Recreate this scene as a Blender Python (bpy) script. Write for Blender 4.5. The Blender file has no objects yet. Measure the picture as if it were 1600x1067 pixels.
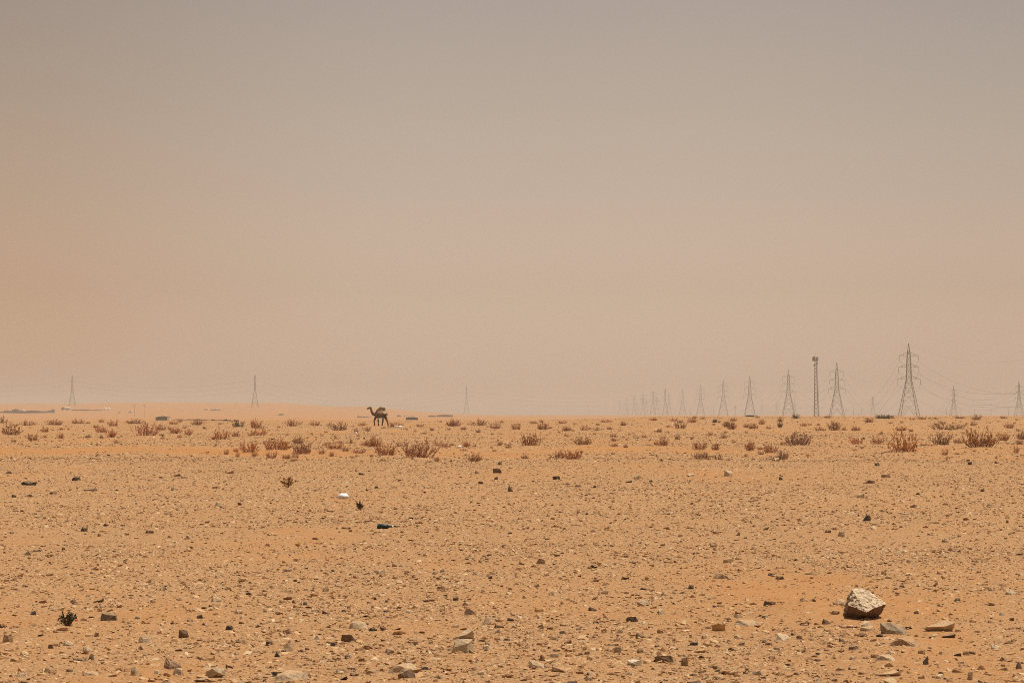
import bpy, bmesh, math, random
import numpy as np
from mathutils import Vector, Matrix

# ------------------------------------------------------------------ camera, sky, sun, exposure
R = math.radians
SC = bpy.context.scene
COL = SC.collection
F = 85.0 / 36.0 * 1600.0          # focal length in photo pixels
HOR = 648.0                       # photo row of the true horizon
CAMH = 1.6
PITCH = math.atan((HOR - 533.5) / F)
cam_d = bpy.data.cameras.new('camera'); cam_d.lens = 85; cam_d.sensor_width = 36
cam_d.clip_start = 0.1; cam_d.clip_end = 60000
cam = bpy.data.objects.new('camera', cam_d); COL.objects.link(cam)
cam.location = (0, 0, CAMH); cam.rotation_euler = (math.pi / 2 + PITCH, 0, 0)
SC.camera = cam

SUN_DIR = Vector((0.28, 0.12, 0.95)).normalized()
SUN_EL = math.asin(SUN_DIR.z); SUN_AZ = math.atan2(SUN_DIR.x, SUN_DIR.y)
sun_d = bpy.data.lights.new('sun', 'SUN'); sun_d.energy = 5.0; sun_d.angle = R(0.6); sun_d.color = (1.0, 0.91, 0.78)
sun = bpy.data.objects.new('sun', sun_d); COL.objects.link(sun)
sun.rotation_euler = SUN_DIR.to_track_quat('Z', 'Y').to_euler()

world = bpy.data.worlds.new('World'); SC.world = world; world.use_nodes = True
wt = world.node_tree; wt.nodes.clear()
def WN(t, **k):
    n = wt.nodes.new(t)
    for a, b in k.items(): setattr(n, a, b)
    return n
sky = WN('ShaderNodeTexSky', sky_type='NISHITA', sun_disc=False, sun_elevation=SUN_EL, sun_rotation=SUN_AZ,
         air_density=1.0, dust_density=6.0, ozone_density=1.0)
bw = WN('ShaderNodeRGBToBW'); wt.links.new(sky.outputs[0], bw.inputs[0])
tc = WN('ShaderNodeTexCoord'); sx = WN('ShaderNodeSeparateXYZ'); wt.links.new(tc.outputs['Generated'], sx.inputs[0])
ramp = WN('ShaderNodeValToRGB')                      # colour of the dust laden air by height above the horizon
wt.links.new(sx.outputs['Z'], ramp.inputs[0])
cr = ramp.color_ramp
SKY_STOPS = [(0.0, (1.4992, 1.0926, 0.8)), (0.02, (1.4992, 1.0926, 0.8)), (0.052, (1.0627, 0.7928, 0.5961)), (0.092, (0.8143, 0.6502, 0.521)), (0.131, (0.6652, 0.5524, 0.457)), (0.171, (0.5627, 0.474, 0.4211)), (0.35, (0.34, 0.33, 0.32)), (1.0, (0.2, 0.21, 0.23))]
while len(cr.elements) < len(SKY_STOPS): cr.elements.new(0.5)
for e, (p, c) in zip(cr.elements, SKY_STOPS): e.position = p; e.color = (*c, 1)
# thicker, redder dust to the west (left), slightly denser to the east
mz = WN('ShaderNodeMapRange'); mz.interpolation_type = 'SMOOTHSTEP'
mz.inputs['From Min'].default_value = 0.02; mz.inputs['From Max'].default_value = 0.18; wt.links.new(sx.outputs['Z'], mz.inputs['Value'])
def side_tint(src, x0, x1, col, col_high=None):
    mx = WN('ShaderNodeMapRange'); mx.interpolation_type = 'SMOOTHSTEP'
    mx.inputs['From Min'].default_value = x0; mx.inputs['From Max'].default_value = x1
    wt.links.new(sx.outputs['X'], mx.inputs['Value'])
    r = WN('ShaderNodeMix', data_type='RGBA', blend_type='MULTIPLY')
    wt.links.new(mx.outputs[0], r.inputs[0]); wt.links.new(src, r.inputs[6]); r.inputs[7].default_value = (*col, 1)
    if col_high:
        h = WN('ShaderNodeMix', data_type='RGBA'); wt.links.new(mz.outputs[0], h.inputs[0]); h.inputs[6].default_value = (*col, 1); h.inputs[7].default_value = (*col_high, 1); wt.links.new(h.outputs[2], r.inputs[7])
    return r.outputs[2]
tinted = side_tint(ramp.outputs[0], -0.03, -0.24, (0.90, 0.76, 0.64), (0.83, 0.79, 0.75))
tinted = side_tint(tinted, 0.05, 0.24, (0.92, 0.89, 0.88), (0.88, 0.91, 0.92))
# the Nishita brightness drives the level, flattened because the dust evens it out
pw = WN('ShaderNodeMath', operation='POWER'); wt.links.new(bw.outputs[0], pw.inputs[0]); pw.inputs[1].default_value = 0.35
pk = WN('ShaderNodeMath', operation='MULTIPLY'); wt.links.new(pw.outputs[0], pk.inputs[0]); pk.inputs[1].default_value = 0.5/0.15
mul = WN('ShaderNodeMix', data_type='RGBA', blend_type='MULTIPLY'); mul.inputs[0].default_value = 1.0
wt.links.new(tinted, mul.inputs[6]); wt.links.new(pk.outputs[0], mul.inputs[7])
bg = WN('ShaderNodeBackground'); bg.inputs[1].default_value = 0.15
wt.links.new(mul.outputs[2], bg.inputs[0])
wo = WN('ShaderNodeOutputWorld'); wt.links.new(bg.outputs[0], wo.inputs[0])

vs = SC.view_settings; vs.view_transform = 'Standard'; vs.look = 'None'; vs.exposure = 0.0; vs.gamma = 1.0
vs.use_curve_mapping = False
SC.cycles.volume_bounces = 1
SC.cycles.max_bounces = 6
SC.cycles.filter_width = 1.0
SC.cycles.use_denoising = False
SC.cycles.use_adaptive_sampling = False

# ------------------------------------------------------------------ helpers
rng = np.random.default_rng(7)
def tag(o, label=None, cat=None, group=None, kind=None):
    if label: o['label'] = label
    if cat: o['category'] = cat
    if group: o['group'] = group
    if kind: o['kind'] = kind
    return o
def link(name, data, parent=None, loc=None):
    o = bpy.data.objects.new(name, data); COL.objects.link(o)
    if parent is not None: o.parent = parent
    if loc is not None: o.location = loc
    return o
def empty(name, loc=(0, 0, 0), rz=0.0, scale=(1, 1, 1)):
    o = link(name, None, loc=loc); o.rotation_euler = (0, 0, rz); o.scale = scale; o.empty_display_size = 0.1
    return o
def mesh_from(name, V, Fc, mat=None, smooth=False):
    me = bpy.data.meshes.new(name); me.from_pydata([tuple(v) for v in V], [], [tuple(f) for f in Fc])
    if mat: me.materials.append(mat)
    if smooth: me.polygons.foreach_set('use_smooth', [True] * len(me.polygons))
    me.update(); return me
def copy_tree(o, parent=None):
    c = o.copy(); COL.objects.link(c)
    if parent is not None: c.parent = parent
    for ch in o.children: copy_tree(ch, c)
    return c

class MB:
    """collects boxes, beams and tubes into one mesh"""
    def __init__(s): s.V = []; s.F = []
    def add(s, V, Fc):
        n = len(s.V); s.V += [tuple(v) for v in V]; s.F += [tuple(i + n for i in f) for f in Fc]; return s
    def box(s, x0, x1, y0, y1, z0, z1):
        return s.add([(x0,y0,z0),(x1,y0,z0),(x1,y1,z0),(x0,y1,z0),(x0,y0,z1),(x1,y0,z1),(x1,y1,z1),(x0,y1,z1)],
                     [(0,3,2,1),(4,5,6,7),(0,1,5,4),(1,2,6,5),(2,3,7,6),(3,0,4,7)])
    def tube(s, pts, rad, n=4, cap=True):
        pts = [Vector(p) for p in pts]
        if not hasattr(rad, '__len__'): rad = [rad] * len(pts)
        V = []; Fc = []
        for i, p in enumerate(pts):
            t = (pts[min(i+1, len(pts)-1)] - pts[max(i-1, 0)]).normalized()
            a = t.cross(Vector((0, 0, 1)))
            if a.length < 1e-3: a = Vector((1, 0, 0))
            a.normalize(); b = t.cross(a)
            for k in range(n):
                w = 2 * math.pi * (k + 0.5) / n
                V.append(p + a * math.cos(w) * rad[i] + b * math.sin(w) * rad[i])
        for i in range(len(pts) - 1):
            for k in range(n):
                k2 = (k + 1) % n
                Fc.append((i*n+k, i*n+k2, (i+1)*n+k2, (i+1)*n+k))
        if cap: Fc += [tuple(range(n)), tuple(range((len(pts)-1)*n, len(pts)*n))]
        return s.add(V, Fc)
    def beam(s, a, b, w): return s.tube([a, b], w * 0.7, 4)
    def lathe(s, prof, n=12, axis='z', org=(0, 0, 0)):
        V = []; Fc = []
        for (r, h) in prof:
            for k in range(n):
                w = 2 * math.pi * k / n
                c = (r * math.cos(w), r * math.sin(w), h) if axis == 'z' else (h, r * math.cos(w), r * math.sin(w))
                V.append((c[0]+org[0], c[1]+org[1], c[2]+org[2]))
        for i in range(len(prof) - 1):
            for k in range(n):
                k2 = (k+1) % n; Fc.append((i*n+k, i*n+k2, (i+1)*n+k2, (i+1)*n+k))
        Fc += [tuple(range(n)), tuple(range((len(prof)-1)*n, len(prof)*n))]
        return s.add(V, Fc)
    def mesh(s, name, mat, smooth=False): return mesh_from(name, s.V, s.F, mat, smooth)
    def build(s, name, mat, parent=None, smooth=False): return link(name, s.mesh(name, mat, smooth), parent)

def material(name, color, rough=0.85, noise=0.0, nscale=4.0, spec=0.2, metallic=0.0, bump=0.0, bscale=20.0):
    m = bpy.data.materials.new(name); m.use_nodes = True; t = m.node_tree; b = t.nodes['Principled BSDF']
    b.inputs['Roughness'].default_value = rough; b.inputs['Specular IOR Level'].default_value = spec
    b.inputs['Metallic'].default_value = metallic; b.inputs['Base Color'].default_value = (*color, 1)
    tcn = t.nodes.new('ShaderNodeTexCoord')
    if noise:
        n = t.nodes.new('ShaderNodeTexNoise'); n.inputs['Scale'].default_value = nscale; n.inputs['Detail'].default_value = 6
        t.links.new(tcn.outputs['Object'], n.inputs['Vector'])
        mr = t.nodes.new('ShaderNodeMapRange'); mr.inputs['From Min'].default_value = 0.3; mr.inputs['From Max'].default_value = 0.7
        mr.inputs['To Min'].default_value = 1 - noise; mr.inputs['To Max'].default_value = 1 + noise
        t.links.new(n.outputs[0], mr.inputs['Value'])
        mi = t.nodes.new('ShaderNodeMix'); mi.data_type = 'RGBA'; mi.blend_type = 'MULTIPLY'; mi.inputs[0].default_value = 1
        mi.inputs[6].default_value = (*color, 1); t.links.new(mr.outputs[0], mi.inputs[7]); t.links.new(mi.outputs[2], b.inputs['Base Color'])
    if bump:
        n = t.nodes.new('ShaderNodeTexNoise'); n.inputs['Scale'].default_value = bscale; n.inputs['Detail'].default_value = 5
        t.links.new(tcn.outputs['Object'], n.inputs['Vector'])
        bp = t.nodes.new('ShaderNodeBump'); bp.inputs['Strength'].default_value = bump; bp.inputs['Distance'].default_value = 0.02
        t.links.new(n.outputs[0], bp.inputs['Height']); t.links.new(bp.outputs[0], b.inputs['Normal'])
    return m

def vnoise(x, y, seed=0):
    x = np.asarray(x, float); y = np.asarray(y, float)
    xi = np.floor(x).astype(np.int64); yi = np.floor(y).astype(np.int64); fx = x - xi; fy = y - yi
    fx = fx*fx*(3-2*fx); fy = fy*fy*(3-2*fy)
    def h(a, b):
        v = (a * 374761393 + b * 668265263 + seed * 974634777) & 0xffffffff
        v = ((v ^ (v >> 13)) * 1274126177) & 0xffffffff
        v = v ^ (v >> 16)
        return (v & 0xffff) / 65535.0 * 2 - 1
    return (h(xi,yi)*(1-fx)+h(xi+1,yi)*fx)*(1-fy) + (h(xi,yi+1)*(1-fx)+h(xi+1,yi+1)*fx)*fy
def fbm(x, y, seed=0, o=3):
    s = 0; a = 1.0; t = 0
    for k in range(o): s = s + a*vnoise(x*2**k, y*2**k, seed+k*17); t += a; a *= 0.5
    return s / t
def sstep(a, b, x):
    t = np.clip((x-a)/(b-a), 0, 1); return t*t*(3-2*t)

# ------------------------------------------------------------------ the lie of the land
HILL_PX = [-3000, -900, -300, 0, 60, 100, 230, 330, 430, 470, 520, 570, 610, 660, 720, 780, 5000]
HILL_ROW = [640, 634, 631, 632.0, 630.5, 631.5, 629.0, 630.0, 629.5, 632, 635.5, 635.5, 639, 643, 646.5, 648.5, 648.5]
BUMPS = []          # (x, y, rx, ry, h): sand gathered round shrubs and rocks
def H(x, y, bumps=True):
    x = np.asarray(x, float); y = np.asarray(y, float)
    d = np.hypot(x, y); yy = np.maximum(y, 60.0)
    br = np.clip(x / yy, -1.2, 1.2); px = 800 + br * F
    z = 0.05*fbm(x/5, y/7, 3) * sstep(0, 6, d) + 0.10*fbm(x/28, y/40, 5)*sstep(25, 90, d) + 0.016*fbm(x/0.9, y/1.1, 9, 2)*(1-sstep(60, 110, d))
    zc = 0.46 + 0.80*sstep(-0.005, 0.075, br) + 0.05*vnoise(px/60, 0*px, 11)
    z = z + zc*sstep(90, 410, y) - (zc + 1.45)*sstep(440, 760, y)
    z = z + 0.35*fbm(x/160, y/260, 21)*sstep(700, 1300, y)
    hz = (HOR - np.interp(px, HILL_PX, HILL_ROW)) * 4900 / F + 1.6 + 1.5
    hill = np.maximum(hz, 0)*sstep(2300, 4900, y)*(1 - 0.8*sstep(5600, 10500, y))
    z = z + hill*(1 + 0.05*fbm(x/420, y/500, 31)*sstep(2300, 3600, y))
    if bumps:
        for (bx, by, rx, ry, h) in BUMPS:
            z = z + h*np.exp(-((x-bx)/rx)**2 - ((y-by)/ry)**2)
    return z
_ST = np.exp(np.linspace(math.log(4), math.log(12500), 2600))
_CP, _SP = math.cos(PITCH), math.sin(PITCH)
def ray(px, py):
    u = (px-800)/F; v = (533.5-py)/F
    return u, _CP - v*_SP, _SP + v*_CP
def ground(px, py):
    """where the line of sight through a photo pixel meets the land"""
    dx, dy, dz = ray(px, py); s = _ST
    X = dx/dy*s; Z = CAMH + dz/dy*s
    g = H(X, s, False); hit = np.nonzero(Z < g)[0]
    i = hit[0] if len(hit) else np.argmin(Z - g)
    y = float(s[i]); x = dx/dy*y
    if i > 0 and len(hit):
        a = Z[i-1]-g[i-1]; b = g[i]-Z[i]; t = a/(a+b+1e-9); y = float(s[i-1]+(s[i]-s[i-1])*t); x = dx/dy*y
    return x, y
def at(px, y): return (px-800)/F*y, y

# ------------------------------------------------------------------ pixel lists read from the photograph
# shrubs: x, base row, width, height, kind (r reddish, d dark, g greenish, b ball)
SHRUBS = [
(15,681,26,19,'d'),(42,665,17,10,'d'),(84,664,22,9,'r'),(4,661,12,12,'d'),(122,662,18,9,'r'),(158,677,16,12,'r'),(95,685,9,10,'r'),
(173,684,16,12,'r'),(159,660,8,7,'r'),(177,666,17,12,'r'),(210,662,22,9,'d'),(230,682,32,22,'r'),(251,672,15,11,'r'),(274,678,14,10,'r'),
(294,680,12,12,'r'),(271,663,12,6,'r'),(52,689,14,12,'r'),(71,676,15,9,'r'),(308,664,16,10,'d'),(372,667,14,11,'g'),(400,669,15,14,'r'),
(456,666,15,12,'r'),(492,665,14,8,'r'),(529,674,24,15,'d'),(565,665,10,7,'r'),(575,674,10,9,'r'),(556,676,8,8,'d'),(346,688,22,17,'r'),
(404,682,24,12,'r'),(388,709,27,20,'r'),(434,705,37,20,'r'),(465,694,13,13,'d'),(473,711,26,19,'r'),(424,717,19,12,'r'),(448,717,12,8,'r'),
(523,703,22,12,'r'),(518,713,7,8,'r'),(548,693,8,9,'d'),(585,700,28,16,'r'),(561,709,18,9,'r'),(353,710,7,10,'r'),(371,714,6,12,'r'),
(368,682,12,8,'r'),(617,667,17,9,'r'),(605,713,28,20,'r'),(653,718,48,28,'r'),(739,722,15,16,'d'),(710,666,25,11,'r'),(750,665,24,11,'d'),
(773,670,17,12,'r'),(747,676,9,7,'d'),(807,671,13,12,'r'),(849,671,16,12,'r'),(828,698,29,20,'r'),(886,674,13,8,'d'),(834,662,11,5,'r'),
(879,662,13,6,'r'),(873,717,19,14,'d'),(894,719,26,16,'r'),(697,700,17,9,'r'),(728,698,12,9,'r'),(781,696,6,8,'r'),(656,667,12,6,'r'),
(974,665,9,8,'d'),(1063,670,18,14,'d'),(1135,667,11,9,'b'),(1143,671,13,12,'b'),(913,672,17,9,'r'),(932,673,9,8,'d'),(912,697,30,13,'d'),
(958,683,10,7,'r'),(1058,687,8,9,'d'),(1131,685,8,10,'d'),(1034,698,22,12,'r'),(1094,704,22,15,'r'),(1117,703,11,12,'r'),(1097,719,24,13,'d'),
(1121,719,13,10,'d'),(1020,657,14,5,'r'),(1053,658,12,6,'r'),(1081,660,12,10,'r'),(1098,655,7,5,'d'),(1146,658,10,6,'r'),(946,660,14,5,'r'),
(1245,698,45,21,'d'),(1173,705,17,15,'r'),(1203,709,21,16,'r'),(1223,719,17,16,'d'),(1303,674,21,16,'d'),(1319,672,9,6,'d'),(1337,674,14,8,'d'),
(1278,674,13,7,'d'),(1339,695,19,12,'r'),(1370,695,20,12,'r'),(1219,668,8,10,'g'),(1177,670,15,10,'d'),(1165,668,7,8,'d'),(1243,654,13,8,'g'),
(1293,653,9,5,'d'),(1190,663,9,9,'r'),(1358,660,12,9,'d'),(1374,654,10,6,'g'),(1220,659,8,8,'r'),(1415,709,44,36,'r'),(1471,697,30,20,'d'),
(1534,701,40,33,'d'),(1481,671,43,14,'d'),(1476,711,9,12,'r'),(1520,665,11,9,'r'),(1526,656,16,10,'d'),(1568,689,15,12,'r'),(1596,687,12,16,'d'),
(1588,708,9,15,'r'),(1577,669,13,10,'r'),(1407,674,15,8,'d'),(1385,654,26,7,'g'),(1569,654,10,5,'d'),(1497,693,12,9,'r'),(1184,653,6,5,'d'),
(1440,655,13,5,'d'),(1462,655,9,4,'d'),(1500,654,12,5,'d'),(1425,656,9,4,'r'),(1030,675,8,6,'r'),(1006,684,9,6,'r'),(960,698,12,7,'r'),(1255,666,11,7,'r'),
]
def tiny_shrubs(n):
    rd = random.Random(21); out = []
    while len(out) < n:
        c = rd.choice(SHRUBS); x = c[0] + rd.gauss(0, 22); y = c[1] + rd.gauss(0, 5)
        if not 3 < x < 1597 or y > 722 or y < (659 if x < 900 else 653.5): continue
        if any(abs(x-a[0]) < 9 and abs(y-a[1]) < 5 for a in SHRUBS + out) or 560 < x < 615 and y < 668: continue
        w = rd.uniform(4.5, 9.5)*(0.7+0.5*(y-653)/66); out.append((round(x, 1), round(y, 1), w, w*rd.uniform(0.5, 0.95), rd.choice('rrrdd')))
    return out
SHRUBS += tiny_shrubs(160)
# stones: x, base row, width, height, tone (p pale, t tan, b brown, d dark, c cream), hand written label or None
STONES = [
(171,971,27,12,'d','dark oblong stone with a dusty top, beside the leafy dark plant'),
(271,1047,34,18,'b','rounded brown rock half sunk in sand near the bottom edge'),
(279,1055,22,10,'p',None),(337,1060,33,15,'p','pale blocky stone by the bottom edge, next to the rounded brown rock'),(317,1066,26,8,'p',None),
(260,1069,20,6,'d',None),(12,1006,17,13,'t','rounded tan stone at the very edge below the small green tuft'),(154,941,17,6,'d',None),(124,1033,22,5,'d',None),(143,1031,13,9,'b',None),
(108,1010,23,8,'p',None),(138,1019,19,8,'p',None),(211,1056,20,13,'p',None),(226,1005,25,10,'p',None),(221,1015,17,7,'t',None),
(288,996,15,13,'b',None),(357,984,11,8,'d',None),(296,971,10,7,'t',None),(312,966,11,6,'d',None),(339,941,19,7,'p',None),(150,997,9,8,'t',None),
(80,1013,10,6,'d',None),(77,1051,18,9,'t',None),(109,1049,12,5,'d',None),(142,1056,26,7,'p',None),(38,1068,12,5,'d',None),(215,967,10,4,'d',None),
(560,984,31,11,'p','pale oblong block with a dark front, flat on clean sand'),
(546,1004,30,11,'b','brownish slab with a dark end, just in front of the pale oblong block'),
(722,1021,34,20,'p','pale angular block with a dark side, frontmost of a close pair'),
(725,1000,32,14,'p','pale-topped rock with dark hollow, directly behind the pale angular block'),
(762,1016,20,8,'p',None),(762,1008,9,5,'d',None),(760,977,20,11,'p','wedge-shaped pale stone with a dark steep end'),(780,981,17,6,'b',None),
(733,962,26,11,'b',None),(730,947,20,6,'t',None),(637,1061,28,15,'d','round dark grey stone lying against a broad pale slab'),
(630,1054,55,12,'p','broad pale slab with a shaded underside behind the round dark stone'),
(449,1018,19,12,'p',None),(420,1007,11,7,'d',None),(434,1026,15,8,'d',None),(447,990,16,8,'b',None),
(453,1066,58,10,'p','long low pale slab cut by the bottom edge'),(431,1057,20,7,'d',None),(520,1009,9,6,'d',None),(544,1029,11,7,'b',None),(609,1020,16,7,'p',None),
(598,985,11,5,'d',None),(533,1053,23,8,'t',None),(553,1048,10,5,'b',None),(580,1054,24,5,'t',None),(664,1047,12,6,'d',None),(740,1047,11,5,'t',None),
(753,1054,14,7,'p',None),(477,945,9,5,'d',None),(509,924,13,8,'t',None),(531,917,17,5,'t',None),(451,925,16,5,'t',None),(450,893,14,4,'d',None),
(493,957,17,6,'t',None),(603,956,11,4,'d',None),(641,957,14,5,'p',None),(712,938,9,6,'d',None),(587,937,6,5,'d',None),(604,941,6,4,'d',None),(766,904,8,4,'d',None),
(991,1041,30,9,'c','smooth cream white stone lying flat, brightest of all the stones'),
(1038,1036,31,10,'d','long dark jagged stone beside the cream white stone'),(1070,1040,13,13,'b','upright rounded brown stone past the long dark jagged one'),
(988,972,20,7,'d',None),(1007,946,26,8,'p',None),(927,954,18,6,'d',None),(863,930,14,6,'p',None),(1080,920,9,6,'d',None),(1002,997,20,7,'b',None),
(1031,989,11,7,'t',None),(1000,1020,11,8,'t',None),(965,1019,14,8,'p',None),(957,1010,22,5,'t',None),(1084,1008,14,6,'d',None),(1196,1005,12,6,'d',None),
(1197,951,9,8,'d',None),(1195,967,11,4,'d',None),(839,1044,24,10,'p',None),(866,1027,15,7,'t',None),(847,1032,9,9,'b',None),(883,978,17,5,'t',None),
(904,984,11,5,'t',None),(1085,1069,24,6,'d',None),(937,1068,12,6,'p',None),(887,1006,12,7,'b',None),(866,999,17,7,'t',None),(1184,1055,20,7,'p',None),
(1100,997,10,6,'t',None),(917,1022,9,5,'b',None),(1032,960,16,8,'p',None),(1128,905,26,8,'t',None),(1168,980,42,5,'p','very low pale slab almost buried in smooth sand'),(876,1051,30,6,'t',None),
(1398,994,39,18,'g','grey angular stone just in front of the big pale boulder'),
(1466,989,51,17,'p','long knobbly pale stone with a dark undercut end'),(1482,998,22,7,'d',None),
(1412,1017,51,13,'t','low reddish brown slab with a crusted top'),(1439,1023,12,7,'t',None),(1447,1038,12,13,'d','small dark pointed stone standing upright on bare sand'),
(1333,1019,17,8,'d',None),(1382,1034,35,8,'p',None),(1390,1058,33,9,'p',None),(1555,1015,15,8,'p',None),(1510,1024,12,7,'t',None),
(1592,1045,10,11,'d','dark pointed stone at the edge, leaning in bare sand'),(1568,1033,14,7,'t',None),(1498,1048,11,6,'t',None),(1586,1059,12,7,'t',None),(1515,1062,9,13,'p',None),
(1533,1069,14,7,'d',None),(1268,948,15,9,'d','dark stone on the crest of the little sand drift'),(1292,975,18,8,'d',None),(1305,965,16,6,'t',None),(1354,979,20,8,'p',None),
(1355,987,22,7,'p',None),(1347,998,22,6,'b',None),(1374,998,15,5,'d',None),(1496,939,15,5,'d',None),(1565,962,10,7,'p',None),(1410,918,9,5,'d',None),
(1400,921,8,4,'b',None),(1219,905,13,5,'d',None),(1204,899,10,4,'d',None),(1224,1003,29,10,'p',None),(1583,1003,9,6,'t',None),(1312,1047,15,5,'t',None),(1231,1040,11,4,'d',None),
(1471,1055,12,6,'t',None),(1206,950,11,6,'d',None),(1578,929,18,8,'p',None),(1314,948,22,9,'p',None),
(120,751,15,9,'d','dark lump of stone with a pale cap, tallest in its patch of gravel'),(45,758,25,7,'d',None),(142,767,21,5,'d',None),(84,772,14,6,'d',None),(15,740,12,5,'d',None),(50,776,18,5,'t',None),
(22,777,8,6,'d',None),(131,830,14,8,'d','lone dark blunt stone on open gravel'),(165,822,8,5,'d',None),(295,842,10,7,'p',None),(272,766,11,6,'t',None),(360,740,11,7,'p',None),
(341,792,9,9,'p',None),(375,788,9,4,'d',None),(335,763,10,4,'b',None),(234,833,14,6,'b',None),(59,862,14,5,'t',None),(44,867,14,5,'d',None),(100,860,8,4,'d',None),
(62,809,14,5,'t',None),(19,834,9,5,'d',None),(277,744,11,5,'b',None),(288,747,12,4,'b',None),(542,755,14,3,'p',None),(566,742,12,4,'d',None),(745,740,9,6,'d',None),
(778,739,15,9,'b','squat brown stone among dark lumps behind the gravel flat'),(775,749,7,5,'d',None),(797,768,9,11,'d','dark pointed stone standing up near mid gravel'),(752,756,9,5,'d',None),(781,726,7,6,'d',None),(539,826,12,4,'b',None),
(765,869,8,5,'d',None),(735,874,18,3,'d',None),(691,896,10,6,'b',None),(617,885,10,5,'p',None),(588,763,8,5,'d',None),(667,763,12,5,'t',None),
(1139,744,13,11,'p','pale upright stone with a dark side, alone on far gravel'),(869,749,12,6,'d',None),(903,761,9,6,'t',None),(929,762,6,5,'d',None),(994,749,11,8,'p',None),(982,754,10,5,'d',None),
(1017,753,9,4,'d',None),(1079,744,15,5,'p',None),(1047,803,11,4,'p',None),(1173,817,6,5,'b',None),(987,853,6,4,'b',None),(844,881,16,9,'t',None),
(1138,879,17,8,'t',None),(1353,814,18,12,'d','smooth dark grey egg-shaped stone, tipped on end'),(1366,820,14,3,'p',None),(1365,827,14,5,'p',None),(1314,838,13,9,'p',None),
(1294,832,10,6,'b',None),(1345,778,15,8,'p',None),(1358,755,19,6,'b',None),(1370,728,9,6,'d',None),(1384,746,15,8,'t',None),(1434,773,12,4,'d',None),(1535,768,10,5,'d',None),
(1477,847,11,5,'d',None),(1547,790,11,4,'d',None),(1574,817,5,6,'d',None),(1427,793,11,6,'t',None),(1206,899,11,4,'d',None),(1453,836,11,5,'t',None),
(1489,861,20,6,'t',None),(1220,750,6,6,'d',None),(1516,726,7,6,'d',None),(1557,724,8,4,'d',None),(1117,660,8,6,'d',None),
]
for (px, py, w, h, k, l) in STONES:
    if w >= 19 and py > 900:
        gx, gy = ground(px, py); m = w*gy/F; BUMPS.append((gx, gy+0.3*m, m*0.75, m*1.1, 0.07*m))
for (px, py, w, h, k) in SHRUBS:
    if w >= 13 and py > 672:
        gx, gy = ground(px, py); m = w*gy/F
        BUMPS.append((gx, gy, m*0.7, m*1.4, min(0.10, 0.09*m)))
_mx, _my = ground(1258, 957); BUMPS.append((_mx, _my, 0.30, 0.45, 0.075)); BUMPS.append((_mx-0.22, _my-0.1, 0.3, 0.5, 0.03))
_mx, _my = ground(1344, 962); BUMPS.append((_mx-0.06, _my+0.16, 0.26, 0.30, 0.03))
_mx, _my = ground(1360, 1010); BUMPS.append((_mx, _my, 0.55, 0.6, 0.03))
_mx, _my = ground(60, 992); BUMPS.append((_mx, _my, 0.4, 0.6, 0.05))

def gravel_density(x, y):
    """0 bare sand .. 1 stony"""
    n = fbm(x/2.6, y/5.5, 41); n2 = fbm(x/14, y/22, 43)
    g = 0.80 + 0.55*n + 0.22*n2 + 0.38*fbm(x/0.75, y/1.7, 45, 2)*sstep(70, 30, y)
    w = 5*vnoise(x/6, y/9, 44)
    g = g - (0.55+0.75*fbm(x/8, y/40, 49))*np.exp(-((y+w-103)/13.0)**2) - 0.06*sstep(23, 14, y)
    g = g - 0.22*sstep(115, 140, y)*(0.6+0.8*fbm(x/9, y/30, 47))
    return np.clip(g, 0.02, 1.15)

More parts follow.
